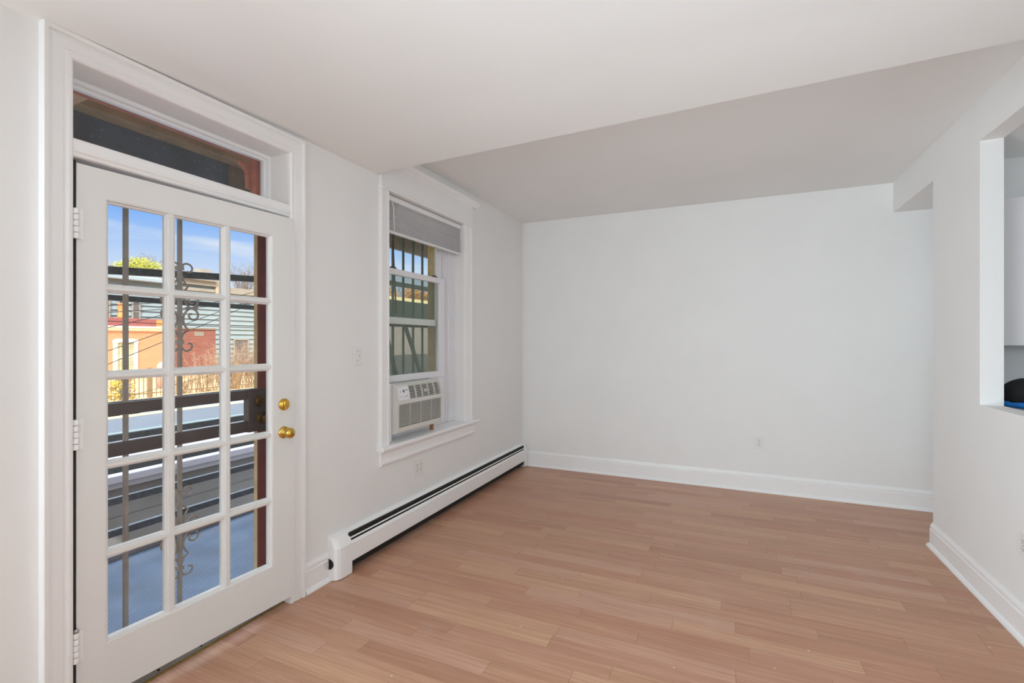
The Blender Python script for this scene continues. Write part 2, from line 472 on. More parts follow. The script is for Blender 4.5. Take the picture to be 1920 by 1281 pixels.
# ------------------------------------------------------------------ mesh building
class MB:
    def __init__(s):
        s.v, s.f, s.sm = [], [], []
    def add(s, verts, faces, smooth=False):
        k = len(s.v)
        s.v += [tuple(p) for p in verts]
        for f in faces:
            s.f.append(tuple(i + k for i in f))
            s.sm.append(smooth)
        return s
    def box(s, x0, x1, y0, y1, z0, z1):
        if x0 > x1: x0, x1 = x1, x0
        if y0 > y1: y0, y1 = y1, y0
        if z0 > z1: z0, z1 = z1, z0
        v = [(x0, y0, z0), (x1, y0, z0), (x1, y1, z0), (x0, y1, z0),
             (x0, y0, z1), (x1, y0, z1), (x1, y1, z1), (x0, y1, z1)]
        return s.add(v, [(0, 3, 2, 1), (4, 5, 6, 7), (0, 1, 5, 4), (1, 2, 6, 5), (2, 3, 7, 6), (3, 0, 4, 7)])
    def prism(s, prof, axis, a, b):
        """extrude a closed 2-D profile along an axis; x: (y,z), y: (x,z), z: (x,y)"""
        n = len(prof)
        def P(q, t):
            return {'x': (t, q[0], q[1]), 'y': (q[0], t, q[1]), 'z': (q[0], q[1], t)}[axis]
        v = [P(q, a) for q in prof] + [P(q, b) for q in prof]
        f = [(i, (i + 1) % n, n + (i + 1) % n, n + i) for i in range(n)]
        f += [tuple(reversed(range(n))), tuple(range(n, 2 * n))]
        return s.add(v, f)
    def tube(s, pts, r, n=8, closed_ends=True, smooth=True, squash=None):
        pts = [Vector(p) for p in pts]
        m = len(pts)
        rs = r if isinstance(r, (list, tuple)) else [r] * m
        v = []
        t0 = (pts[1] - pts[0]).normalized()
        up = Vector((0, 0, 1)) if abs(t0.z) < 0.9 else Vector((1, 0, 0))
        nx = t0.cross(up).normalized()
        for i in range(m):
            t = (pts[min(i + 1, m - 1)] - pts[max(i - 1, 0)])
            if t.length < 1e-9: t = t0
            t.normalize()
            nx = nx - t * nx.dot(t)
            if nx.length < 1e-6:
                nx = t.orthogonal()
            nx.normalize()
            ny = t.cross(nx)
            for k in range(n):
                a = 2 * PI * k / n + (PI / 4 if n == 4 else 0)
                v.append(pts[i] + nx * (math.cos(a) * rs[i]) + ny * (math.sin(a) * rs[i]))
        f = []
        for i in range(m - 1):
            for k in range(n):
                k2 = (k + 1) % n
                f.append((i * n + k, i * n + k2, (i + 1) * n + k2, (i + 1) * n + k))
        s.add(v, f, smooth and n > 4)
        if closed_ends and n > 2:
            k = len(s.v) - m * n
            s.f.append(tuple(k + i for i in reversed(range(n)))); s.sm.append(False)
            s.f.append(tuple(k + (m - 1) * n + i for i in range(n))); s.sm.append(False)
        return s
    def lathe(s, c, axis, prof, n=28):
        """profile of (radius, height along axis) about centre c"""
        c = Vector(c)
        A = {'x': Vector((1, 0, 0)), 'y': Vector((0, 1, 0)), 'z': Vector((0, 0, 1))}[axis]
        U = {'x': Vector((0, 1, 0)), 'y': Vector((0, 0, 1)), 'z': Vector((1, 0, 0))}[axis]
        W = A.cross(U)
        v, f = [], []
        m = len(prof)
        for r, h in prof:
            for k in range(n):
                a = 2 * PI * k / n
                v.append(c + A * h + U * (math.cos(a) * r) + W * (math.sin(a) * r))
        for i in range(m - 1):
            for k in range(n):
                k2 = (k + 1) % n
                f.append((i * n + k, i * n + k2, (i + 1) * n + k2, (i + 1) * n + k))
        s.add(v, f, True)
        k = len(s.v) - m * n
        s.f.append(tuple(k + i for i in reversed(range(n)))); s.sm.append(False)
        s.f.append(tuple(k + (m - 1) * n + i for i in range(n))); s.sm.append(False)
        return s
    def sweep(s, path, prof, place, closed=False):
        """sweep an open or closed profile of (outward offset, height) along a 2-D path with mitred corners"""
        n, m = len(path), len(prof)
        P = [Vector(p) for p in path]
        ms = []
        for i in range(n):
            ds = []
            if i > 0: ds.append((P[i] - P[i - 1]).normalized())
            if i < n - 1: ds.append((P[i + 1] - P[i]).normalized())
            ns = [Vector((-d.y, d.x)) for d in ds]
            if len(ns) == 1:
                ms.append(ns[0])
            else:
                q = (ns[0] + ns[1]).normalized()
                ms.append(q / max(0.2, q.dot(ns[0])))
        v = []
        for i in range(n):
            for o, h in prof:
                q = P[i] + ms[i] * o
                v.append(place(q.x, q.y, h))
        f = []
        for i in range(n - 1):
            for k in range(m):
                k2 = (k + 1) % m
                f.append((i * m + k, i * m + k2, (i + 1) * m + k2, (i + 1) * m + k))
        f.append(tuple(reversed(range(m))))
        f.append(tuple((n - 1) * m + k for k in range(m)))
        return s.add(v, f)
    def build(s, name, mat, parent=None, bevel=0.0, local=False, seg=2):
        me = bpy.data.meshes.new(name)
        off = Vector((0, 0, 0))
        if parent is not None and not local:
            q = parent
            while q is not None:
                off += q.location
                q = q.parent
        me.from_pydata([(p[0] - off.x, p[1] - off.y, p[2] - off.z) for p in s.v], [], s.f)
        me.polygons.foreach_set('use_smooth', s.sm)
        me.materials.append(mat)
        me.update()
        import bmesh
        bm = bmesh.new(); bm.from_mesh(me)
        bmesh.ops.recalc_face_normals(bm, faces=bm.faces)
        bm.to_mesh(me); bm.free()
        o = bpy.data.objects.new(name, me)
        col.objects.link(o)
        if parent is not None:
            o.parent = parent
        if bevel:
            b = o.modifiers.new('bevel', 'BEVEL')
            b.width = bevel; b.segments = seg; b.limit_method = 'ANGLE'
            b.angle_limit = math.radians(40)
        return o

def box(*a):
    return MB().box(*a)

def tag(o, label, cat, group=None):
    o['label'] = label
    o['category'] = cat
    if group: o['group'] = group
    return o
def thing(name, loc, label, cat, group=None):
    o = bpy.data.objects.new(name, None)
    o.location = loc
    o.empty_display_size = 0.1
    col.objects.link(o)
    return tag(o, label, cat, group)
def struct(o, label=None):
    o['kind'] = 'structure'
    if label: o['label'] = label
    return o
def struct_root(name, loc, label=None):
    o = bpy.data.objects.new(name, None)
    o.location = loc
    o.empty_display_size = 0.1
    col.objects.link(o)
    return struct(o, label)
def copy_tree(o, parent=None):
    c = o.copy(); col.objects.link(c)
    if parent is not None: c.parent = parent
    for ch in o.children: copy_tree(ch, c)
    return c
def spline(pts, k=6):
    P = [Vector(p) for p in pts]
    P = [P[0] * 2 - P[1]] + P + [P[-1] * 2 - P[-2]]
    out = []
    for i in range(1, len(P) - 2):
        for j in range(k):
            t = j / k
            a, b, c, d = P[i - 1], P[i], P[i + 1], P[i + 2]
            out.append(0.5 * ((2 * b) + (-a + c) * t + (2 * a - 5 * b + 4 * c - d) * t * t + (-a + 3 * b - 3 * c + d) * t ** 3))
    out.append(P[-2])
    return out

# ================================================================== the room shell
RW, BW = 3.40, 5.04            # right wall face, back wall face
REAR = -2.7
DY0, DY1, DZ = 0.923, 1.855, 2.404      # door and transom opening
WY0, WY1, WZ0, WZ1 = 2.673, 3.707, 0.66, 2.432   # window opening
LZ, UZ = 2.516, 2.738          # lower and upper ceiling
WT = -0.20                      # outer face of the inner wall layer
BT = -0.29                      # outer face of the masonry

struct(box(-0.03, 7.0, REAR - 0.2, BW + 0.2, -0.12, 0).build('floor', M['floor']), 'brown laminate floor laid in narrow strips')

def wall_with_holes(x0, x1, y0, y1, z0, z1, holes):
    """boxes along y with rectangular holes (ya, yb, za, zb), holes sorted and apart"""
    b = MB()
    y = y0
    for ya, yb, za, zb in holes:
        b.box(x0, x1, y, ya, z0, z1)
        if za > z0: b.box(x0, x1, ya, yb, z0, za)
        if zb < z1: b.box(x0, x1, ya, yb, zb, z1)
        y = yb
    b.box(x0, x1, y, y1, z0, z1)
    return b
struct(wall_with_holes(WT, 0, REAR - 0.2, BW + 0.2, 0, 3.0,
                       [(DY0, DY1, 0, DZ), (WY0, WY1, WZ0, WZ1)]).build('wall_left', M['wall']),
       'white wall holding the glazed door and the window')
struct(wall_with_holes(BT, WT, REAR - 0.2, BW + 0.2, -3.2, 3.6,
                       [(DY0 - 0.02, 1.872, -0.05, DZ + 0.016), (2.66, 3.58, 0.62, 2.46)]).build('wall_exterior', M['stucco']),
       'yellow masonry outer face of the wall')
struct(box(-0.2, 7.0, BW, BW + 0.2, 0, 3.0).build('wall_back', M['wall']), 'plain white wall opposite the camera')
# right wall with the pass-through and the opening to the hall
PY0, PY1, PZ0, PZ1 = 1.35, 3.485, 1.048, 2.503
HY = 4.16
rwall = MB()
rwall.box(RW, RW + 0.10, REAR, PY0, 0, 3.0)
rwall.box(RW, RW + 0.10, PY0, PY1, 0, PZ0)
rwall.box(RW, RW + 0.10, PY0, PY1, PZ1, 3.0)
rwall.box(RW, RW + 0.10, PY1, HY, 0, 3.0)
rwall.box(RW, RW + 0.10, HY, BW, 2.488, 3.0)
struct(rwall.build('wall_right', M['wall']), 'white wall with a rectangular pass-through and a hall opening')
struct(box(RW + 0.10, 7.0, HY - 0.10, HY, 0, 3.0).build('wall_kitchen', M['wall']), 'kitchen end wall seen through the pass-through')
struct(box(6.9, 7.0, REAR, BW, 0, 3.0).build('wall_far_right', M['wall']))
struct(box(-0.2, 7.0, REAR - 0.2, REAR, 0, 3.0).build('wall_rear', M['wall']))
# ceilings: a lower one towards the camera, a higher one beyond its edge
def lower_z(y):
    t = max(0.0, min(1.0, (y - 0.78) / 1.17))
    return 2.490 + (LZ - 2.490) * t
cb = MB()
ys = [REAR, 0.2, 0.78, 0.95, 1.15, 1.35, 1.55, 1.75, 1.95, 2.2]
xs_ = [0.0, 3.4]
edge = {0.0: 2.555, 3.4: 2.398}
vv, ff = [], []
for y in ys + ['e']:
    for x in xs_:
        yy = edge[x] if y == 'e' else y
        vv.append((x, yy, lower_z(yy)))
nb = len(vv)
for y in ys + ['e']:
    for x in xs_:
        yy = edge[x] if y == 'e' else y
        vv.append((x, yy, 3.0))
R_ = len(ys) + 1
for i in range(R_ - 1):
    a = i * 2
    ff.append((a, a + 1, a + 3, a + 2))
    ff.append((nb + a, nb + a + 2, nb + a + 3, nb + a + 1))
    ff.append((a, a + 2, nb + a + 2, nb + a))
    ff.append((a + 1, nb + a + 1, nb + a + 3, a + 3))
ff.append((0, nb, nb + 1, 1))
k = (R_ - 1) * 2
ff.append((k, k + 1, nb + k + 1, nb + k))
cb.add(vv, ff)
struct(cb.build('ceiling', M['ceil']), 'lower white ceiling nearest the camera, ending in a straight drop edge')
struct(box(0, RW, 2.3, BW, UZ, 3.0).build('ceiling_upper', M['ceil']), 'higher white ceiling beyond the drop edge')
struct(box(RW + 0.1, 6.9, HY, BW, 2.488, 3.0).build('ceiling_hall', M['ceil']))
struct(box(RW + 0.1, 6.9, REAR, HY - 0.1, 2.55, 3.0).build('ceiling_kitchen', M['ceil']))
struct(box(BT, 7.2, REAR - 0.2, BW + 0.4, 3.0, 3.6).build('roof', M['membrane']))

# baseboards
bb = [(0.0, 0.0), (0.030, 0.0), (0.030, 0.008), (0.024, 0.020), (0.015, 0.026), (0.015, 0.122), (0.011, 0.128),
      (0.013, 0.136), (0.011, 0.150), (0.006, 0.160), (0.004, 0.168), (0.0, 0.168)]
def base(name, path, label):
    return struct(MB().sweep(path, bb, lambda a, b, h: (a, b, h)).build(name, M['trim']), label)
base('baseboard_back', [(5.0, BW), (0.0, BW)], 'white moulded baseboard along the back wall')
base('baseboard_right', [(RW, REAR), (RW, HY), (RW + 0.10, HY)],
     'white moulded baseboard along the right wall')
base('baseboard_left', [(0.0, 2.165), (0.0, 1.951)], 'short white baseboard between the door trim and the heater')
base('baseboard_left_near', [(0.0, 0.836), (0.0, REAR)], None)

# ================================================================== door trim, transom
cas = [(0.0, 0.0), (0.0, 0.012), (0.006, 0.018), (0.014, 0.019), (0.018, 0.014), (0.024, 0.013), (0.030, 0.017), (0.060, 0.021),
       (0.064, 0.016), (0.070, 0.017), (0.074, 0.028), (0.086, 0.030), (0.090, 0.026), (0.090, 0.0)]
tr = struct(MB().sweep([(DY0, 0), (DY0, DZ), (DY1, DZ), (DY1, 0)],
                       cas, lambda a, b, h: (h, a, b)).build('trim_1', M['trim']), 'white stepped casing around the door and transom')
w2 = struct_root('window_2', (0, DY0, 2.06), 'transom light above the door')
bar = [(-0.17, 2.062), (0.004, 2.062), (0.010, 2.066), (0.010, 2.074), (0.016, 2.082), (0.016, 2.092), (0.011, 2.096), (0.011, 2.118),
       (0.005, 2.128), (-0.17, 2.132)]
MB().prism(bar, 'y', DY0, DY1).build('transom_bar', M['trim'], w2)
fr = MB()
for x0, x1, w in ((-0.155, -0.135, 0.016), (-0.185, -0.155, 0.026)):
    fr.box(x0, x1, DY0, DY1, DZ - w, DZ)
    fr.box(x0, x1, DY0, DY0 + w, 2.13, DZ - w)
    fr.box(x0, x1, DY1 - w, DY1, 2.13, DZ - w)
fr.build('sash_frame', M['trim'], w2)
box(-0.174, -0.170, DY0 + 0.02, DY1 - 0.02, 2.125, DZ - 0.02).build('glass', M['glass_dusty'], w2)
oh = MB()
oh.box(-0.225, -0.202, DY0 - 0.018, 1.870, DZ - 0.022, DZ + 0.014)
oh.box(-0.235, -0.202, 1.808, 1.845, 2.0, DZ - 0.022)
oh.prism([(1.845, DZ - 0.042), (1.745, DZ - 0.042), (1.775, DZ - 0.058), (1.795, DZ - 0.085), (1.800, DZ - 0.17), (1.845, DZ - 0.17)], 'x', -0.265, -0.235)
oh.build('outer_frame', M['orange_wood'], w2)

# ================================================================== the glazed door, standing slightly ajar
d1 = struct_root('door_1', (0.0, 0.938, 0.0), 'white fifteen-pane glazed door standing slightly open')
d1.rotation_euler = (0, 0, -math.radians(3.2))
DW, D0, D1 = 0.910, 0.060, 2.044
lf = MB()
TH = 0.044
lf.box(-TH, 0, 0, 0.086, D0, D1)
lf.box(-TH, 0, 0.786, DW, D0, D1)
lf.box(-TH, 0, 0.086, 0.786, D0, 0.258)
lf.box(-TH, 0, 0.086, 0.786, 1.938, D1)
lf.build('leaf', M['door'], d1, local=True)
mu = MB()
zr0, zr1 = 0.258, 1.938
y0, y1 = 0.086, 0.786
def mprof(c, w):
    return [(c - w / 2, -0.034), (c - w / 2, -0.017), (c - w * 0.40, -0.0155), (c - w * 0.34, -0.010), (c - w * 0.24, -0.009), (c - w * 0.19, -0.004),
            (c + w * 0.19, -0.004), (c + w * 0.24, -0.009), (c + w * 0.34, -0.010), (c + w * 0.40, -0.0155), (c + w / 2, -0.017), (c + w / 2, -0.034)]
for c, w in ((0.317, 0.040), (0.556, 0.042)):
    mu.prism([(b, a) for a, b in mprof(c, w)], 'z', zr0, zr1)
for c, w in ((0.591, 0.034), (0.928, 0.032), (1.2685, 0.036), (1.6005, 0.033)):
    mu.prism([(b - 0.0007, a) for a, b in mprof(c, w)], 'y', y0, y1)
# bead around the whole glazed field
bead = [(0.0, -0.001), (-0.005, -0.002), (-0.008, -0.010), (-0.014, -0.014), (-0.014, -0.034), (0.0, -0.034)]
bd = [(y0, zr0), (y0, zr1), (y1, zr1), (y1, zr0)]
mu.sweep([(y0, zr0 - 0.0), (y0, zr1), (y1, zr1), (y1, zr0)], bead, lambda a, b, h: (h, a, b))
mu.sweep([(y1, zr0), (y0, zr0)], bead, lambda a, b, h: (h, a, b))
mu.build('muntins', M['door'], d1, local=True)
box(-0.026, -0.022, y0, y1, zr0, zr1).build('glass', M['glass'], d1, local=True)
# hardware
kn = MB()
kn.lathe((0, 0.848, 0.929), 'x', [(0.031, 0.0), (0.031, 0.003), (0.027, 0.009), (0.018, 0.012), (0.014, 0.018), (0.013, 0.026)])
kno = kn.build('door_knob', M['brass'], d1, local=True)
MB().lathe((0, 0.848, 0.929), 'x', [(0.013, 0.024), (0.020, 0.028), (0.026, 0.036), (0.0275, 0.046), (0.025, 0.056), (0.019, 0.062),
                                   (0.008, 0.0635)]).build('knob_grip', M['brass'], kno, local=True)
MB().lathe((0, 0.848, 0.929), 'x', [(0.007, 0.0634), (0.007, 0.066), (0.004, 0.067)], 16).build('lock_button', M['brass_dull'], kno, local=True)
db = MB().lathe((0, 0.848, 1.073), 'x', [(0.031, 0.0), (0.031, 0.004), (0.028, 0.010), (0.024, 0.013), (0.010, 0.014)]).build('deadbolt', M['brass'], d1, local=True)
MB().prism([(0.837, 1.052), (0.845, 1.049), (0.852, 1.050), (0.856, 1.060), (0.852, 1.090), (0.846, 1.096), (0.840, 1.094), (0.836, 1.070)],
           'x', 0.013, 0.024).build('thumb_turn', M['brass'], db, bevel=0.002, local=True)
for zc, tip in ((1.823, False), (1.062, False), (0.295, True)):
    h = MB()
    for i in range(5):
        h.lathe((0.008, -0.004, zc - 0.055 + i * 0.022), 'z', [(0.0085, 0.0008), (0.0095, 0.003), (0.0095, 0.019), (0.0085, 0.0212)], 14)
    h.box(-0.002, 0.004, -0.002, 0.018, zc - 0.055, zc + 0.055)
    ho = h.build('hinge', M['trim'], d1, local=True)
    if tip:
        MB().lathe((0.008, -0.004, zc + 0.055), 'z', [(0.004, 0.0), (0.008, 0.003), (0.009, 0.008), (0.006, 0.013), (0.002, 0.015)], 14).build('hinge_pin', M['steel'], ho, local=True)
box(-0.040, -0.006, -0.0148, -0.0005, 0.03, 2.055).build('hinge_gap_shade', M['near_black'], d1, local=True)  # dark strip added to paint the shade of the hinge gap
sw = MB().box(-0.034, -0.012, 0.01, DW - 0.01, 0.052, 0.062)
sw.build('door_sweep', M['sweep'], d1, local=True)

th = thing('door_threshold', (-0.1, 1.39, 0), 'metal saddle threshold with brass edge strip under the glazed door', 'threshold')
MB().prism([(-0.18, 0), (-0.037, 0), (-0.038, 0.005), (-0.070, 0.020), (-0.10, 0.028), (-0.15, 0.030), (-0.18, 0.015)], 'y', DY0 + 0.002, DY1 - 0.002).build('saddle', M['steel'], th)
MB().prism([(-0.036, 0.0), (-0.024, 0.0), (-0.025, 0.004), (-0.030, 0.006), (-0.036, 0.005)], 'y', DY0 + 0.002, DY1 - 0.002).build('brass_edge', M['brass_dull'], th)
for yy in (1.24, 1.42, 1.60, 1.74):
    MB().lathe((-0.050, yy, 0.006), 'z', [(0.005, 0.0), (0.005, 0.007), (0.003, 0.009)], 12).build('screw', M['near_black'], th)

# ================================================================== the double-hung window
w1 = struct_root('window_1', (0, WY0, WZ0), 'tall white double-hung window with the lower sash raised over an air conditioner')
wc = [(0.0, 0.0), (0.0, 0.014), (0.006, 0.019), (0.020, 0.019), (0.024, 0.015), (0.030, 0.019), (0.070, 0.021), (0.074, 0.026),
      (0.092, 0.027), (0.092, 0.0)]
MB().sweep([(WY0, 0.69), (WY0, WZ1)], wc, lambda a, b, h: (h, a, b)).build('casing', M['trim'], w1)
MB().sweep([(WY1, WZ1), (WY1, 0.69)], [(o * 1.3, h) for o, h in wc], lambda a, b, h: (h, a, b)).build('casing', M['trim'], w1)
hd = MB()
hd.box(0, 0.024, 2.583, 3.828, WZ1, 2.615)
hd.prism([(0, WZ1 - 0.002), (0.030, WZ1 - 0.002), (0.034, WZ1 + 0.006), (0.030, WZ1 + 0.014), (0, WZ1 + 0.014)], 'y', 2.572, 3.846)
hd.prism([(0, 2.612), (0.026, 2.612), (0.032, 2.620), (0.034, 2.628), (0.048, 2.634), (0.062, 2.648), (0.066, 2.650), (0.066, 2.660), (0, 2.660)],
         'y', 2.548, 3.905)
hd.build('head_casing', M['trim'], w1)
st = MB()
st.prism([(-0.10, 0.660), (0.050, 0.660), (0.056, 0.666), (0.058, 0.676), (0.055, 0.686), (0.048, 0.691), (-0.10, 0.697)], 'y', WY0 + 0.002, WY1 - 0.002)
st.prism([(0.0, 0.660), (0.050, 0.660), (0.056, 0.666), (0.058, 0.676), (0.055, 0.686), (0.048, 0.691), (0.0, 0.692)], 'y', 2.562, WY0 + 0.002)
st.prism([(0.0, 0.660), (0.050, 0.660), (0.056, 0.666), (0.058, 0.676), (0.055, 0.686), (0.048, 0.691), (0.0, 0.692)], 'y', WY1 - 0.002, 3.905)
st.build('stool', M['trim'], w1)
MB().prism([(0, 0.552), (0.012, 0.552), (0.016, 0.560), (0.026, 0.566), (0.028, 0.578), (0.020, 0.588), (0.018, 0.600), (0.018, 0.640), (0.024, 0.650),
            (0.026, 0.660), (0, 0.660)], 'y', 2.580, 3.862).build('apron', M['trim'], w1)
# vinyl frame and sashes
fy0, fy1 = 2.720, 3.560
vf = MB()
vf.box(-0.20, -0.060, WY0 + 0.001, fy0, 0.697, WZ1 - 0.001)
vf.box(-0.20, -0.090, fy1 + 0.05, WY1 - 0.001, 0.697, WZ1 - 0.001)
vf.box(-0.20, -0.105, fy1 + 0.02, fy1 + 0.05, 0.697, WZ1 - 0.001)
vf.box(-0.20, -0.115, fy1, fy1 + 0.02, 0.697, WZ1 - 0.001)
vf.box(-0.20, -0.060, fy0, fy1 + 0.05, 2.400, WZ1 - 0.001)
vf.box(-0.20, -0.10, fy0, fy1, 0.697, 0.735)
vf.build('vinyl_frame', M['vinyl'], w1, bevel=0.003)
def sash(nm, xa, xb, z0, z1, ya, yb, stile, top, bot, glass):
    b = MB()
    b.box(xa, xb, ya, ya + stile, z0, z1)
    b.box(xa, xb, yb - stile, yb, z0, z1)
    b.box(xa, xb, ya + stile, yb - stile, z0, z0 + bot)
    b.box(xa, xb, ya + stile, yb - stile, z1 - top, z1)
    xm = (xa + xb) / 2
    i = 0.010
    b.box(xm - 0.012, xm + 0.012, ya + stile, ya + stile + i, z0 + bot, z1 - top)
    b.box(xm - 0.012, xm + 0.012, yb - stile - i, yb - stile, z0 + bot, z1 - top)
    o = b.build(nm, M['vinyl'], w1, bevel=0.003)
    box(xm - 0.003, xm + 0.003, ya + stile - 0.004, yb - stile + 0.004, z0 + bot - 0.004, z1 - top + 0.004).build('glass', glass, o)
    return o
ls = sash('lower_sash', -0.118, -0.086, 1.102, 1.932, fy0 - 0.004, fy1 - 0.020, 0.072, 0.044, 0.048, M['glass_green'])
us = sash('upper_sash', -0.160, -0.128, 1.530, 2.400, fy0 + 0.001, fy1 - 0.008, 0.060, 0.05, 0.050, M['glass_green'])
for yy in (2.86, 3.40):
    MB().prism([(yy - 0.032, 1.932), (yy + 0.032, 1.932), (yy + 0.020, 1.944), (yy - 0.008, 1.950), (yy - 0.026, 1.942)], 'x', -0.112, -0.090).build('sash_lock', M['wand'], ls, bevel=0.002)
sf = box(-0.186, -0.183, fy0 + 0.004, fy1 - 0.004, 1.106, 1.915).build('insect_screen', M['screen'], w1)

# accordion filler beside the air conditioner
fl_ = MB()
n_ = 9
pts_ = []
for i in range(n_ + 1):
    yy = 3.318 + (3.555 - 3.318) * i / n_
    pts_.append((-0.105 + (0.006 if i % 2 else 0.0), yy))
prof_ = pts_ + [(-0.118, 3.555), (-0.118, 3.318)]
fl_.prism([(a, b) for a, b in prof_], 'z', 0.735, 1.104)
fl_.build('filler_panel', M['vinyl'], w1)
box(-0.062, -0.010, WY0 + 0.002, 2.729, 0.697, 1.100).build('filler_panel', M['vinyl'], w1, bevel=0.003)

# ================================================================== window air conditioner
ac = thing('window_air_conditioner', (-0.1, 2.98, 0.745), 'beige window air conditioner with slatted grille under the raised sash', 'air conditioner')
ay0, ay1, az0, az1 = 2.732, 3.315, 0.748, 1.100
AF = 0.028                       # front face
bdy = MB()
bdy.box(-0.325, -0.03, ay0 + 0.012, ay1 - 0.012, az0 + 0.012, az1 - 0.004)
bdy.build('body', M['ac'], ac)
# bezel: rounded side profile
bz = MB()
side = [(-0.03, az0), (AF - 0.012, az0), (AF - 0.003, az0 + 0.008), (AF, az0 + 0.020), (AF + 0.004, 0.97), (AF, 1.00), (AF - 0.004, 1.03),
        (AF - 0.016, 1.068), (AF - 0.030, 1.088), (AF - 0.050, az1), (-0.03, az1)]
bz.prism(side, 'y', ay0, ay0 + 0.018)
bz.prism(side, 'y', ay1 - 0.014, ay1)
def slab(z0, z1, ya=ay0 + 0.018, yb=ay1 - 0.014, d=0.02, dx=0.0):
    """piece of the front that follows the curved side profile"""
    def fx(z):
        P = side[1:10]
        for (xa, za), (xb, zb) in zip(P, P[1:]):
            if za <= z <= zb:
                return xa + (xb - xa) * (z - za) / max(1e-6, zb - za)
        return P[-1][0]
    zs = [z0] + [p[1] for p in side[1:10] if z0 < p[1] < z1] + [z1]
    pr = [(fx(z) + dx, z) for z in zs] + [(fx(z) - d, z) for z in reversed(zs)]
    bz.prism(pr, 'y', ya, yb)
slab(az0 + 0.001, 0.790)
slab(0.952, 0.982)
slab(1.076, az1 - 0.0005)
slab(0.982, 1.076, ay0 + 0.018, ay0 + 0.026)
slab(0.790, 0.952, ay0 + 0.018, ay0 + 0.028)
bz.build('bezel', M['ac'], ac)
bk = MB()
bk.prism([(-0.028, 0.789), (AF - 0.014, 0.789), (AF - 0.012, 0.952), (-0.028, 0.952)], 'y', ay0 + 0.019, ay1 - 0.015)
bk.prism([(-0.028, 0.982), (AF - 0.022, 0.982), (AF - 0.036, 1.060), (AF - 0.05, 1.076), (-0.028, 1.076)], 'y', ay0 + 0.15, ay1 - 0.015)
bk.build('grille_recess', M['ac_dark'], ac)
bz = MB()
NS = 17
for i in range(NS):
    z = 0.794 + (0.952 - 0.794) * (i + 0.5) / NS
    slab(z - 0.0019, z + 0.0019, ay0 + 0.028, ay1 - 0.014, 0.014, -0.002)
for k in (1, 2, 3):
    yy = ay0 + 0.028 + (ay1 - ay0 - 0.042) * k / 4
    slab(0.790, 0.952, yy - 0.0022, yy + 0.0022, 0.010, -0.004)
bz.build('intake_grille', M['ac'], ac)
bz = MB()
NV = 8
for i in range(NV):
    z = 0.984 + (1.076 - 0.984) * (i + 0.5) / NV
    slab(z - 0.0022, z + 0.0022, ay0 + 0.155, ay1 - 0.014, 0.012, -0.004)
for k in range(0, 6):
    yy = ay0 + 0.157 + (ay1 - ay0 - 0.175) * k / 5.0
    slab(0.982, 1.076, yy - 0.003, yy + 0.003, 0.012, -0.002)
bz.build('air_outlet_louvre', M['ac'], ac)
bz = MB()
slab(0.982, 1.076, ay0 + 0.026, ay0 + 0.152, 0.012, 0.0005)
cp = bz.build('control_panel', M['ac_panel'], ac)
bz = MB()
slab(1.034, 1.052, ay0 + 0.085, ay0 + 0.099, 0.004, 0.0012)
bz.build('display', M['ac_dark'], cp)
for (yy, zz) in ((0.055, 1.040), (0.055, 1.005), (0.092, 1.002), (0.114, 1.006), (0.130, 1.006), (0.114, 1.050), (0.126, 1.050), (0.136, 1.050)):
    bz = MB()
    slab(zz - 0.004, zz + 0.004, ay0 + yy - 0.003, ay0 + yy + 0.003, 0.003, 0.0011)
    bz.build('button', M['icon'], cp)
bz = MB()
slab(1.020, 1.034, ay0 + 0.345, ay0 + 0.372, 0.003, 0.0012)
bz.build('badge', M['ac_panel'], ac)
tag(MB().box(-0.040, -0.012, 3.238, 3.258, 0.694, 0.750).build('wood_block', M['block'], bevel=0.002),
    'small raw wooden block propping up the air conditioner corner', 'block')

# ================================================================== venetian blind
vb = thing('venetian_blind', (-0.03, 3.19, 2.43), 'white venetian blind pulled up at the top of the window', 'blind')
vy0, vy1 = WY0 + 0.012, WY1 - 0.012
MB().prism([(-0.056, 2.388), (-0.022, 2.388), (-0.018, 2.392), (-0.018, 2.424), (-0.056, 2.424)], 'y', vy0, vy1).build('headrail', M['slat'], vb, bevel=0.002)
def slat(b, z, tilt, xc=-0.038, w=0.025, th=0.0016):
    pr = []
    for i in range(6):
        t = i / 5 - 0.5
        pr.append((t * w, (0.25 - t * t) * 0.010 + t * w * tilt))
    top = [(xc + x, z + y) for x, y in pr]
    bot = [(xc + x, z + y - th) for x, y in reversed(pr)]
    b.prism(top + bot, 'y', vy0 + 0.004, vy1 - 0.004)
hs = MB()
for i in range(6):
    slat(hs, 2.378 - i * 0.0165, 0.55)
hs.build('hanging_slats', M['slat_t'], vb)
ss = MB()
for i in range(21):
    slat(ss, 2.289 - i * 0.0052, 0.05, -0.038 + 0.0025 * math.sin(i * 2.1), 0.025, 0.0040)
ss.build('stacked_slats', M['slat_t'], vb)
MB().box(-0.053, -0.023, vy0 + 0.004, vy1 - 0.004, 2.164, 2.180).build('bottom_rail', M['slat'], vb, bevel=0.004)
for yy in (vy0 + 0.14, (vy0 + vy1) / 2, vy1 - 0.14):
    lc = MB()
    for xx in (-0.0535, -0.0225):
        lc.tube([(xx, yy, 2.39), (xx, yy, 2.18)], 0.0012, 5)
    lc.build('ladder_cord', M['slat'], vb)
wd = MB()
wd.tube([(-0.014, 2.738, 2.386), (-0.012, 2.742, 2.360), (-0.008, 2.746, 2.34), (-0.006, 2.752, 2.17)], 0.0035, 8)
wd.build('tilt_wand', M['slat'], vb)

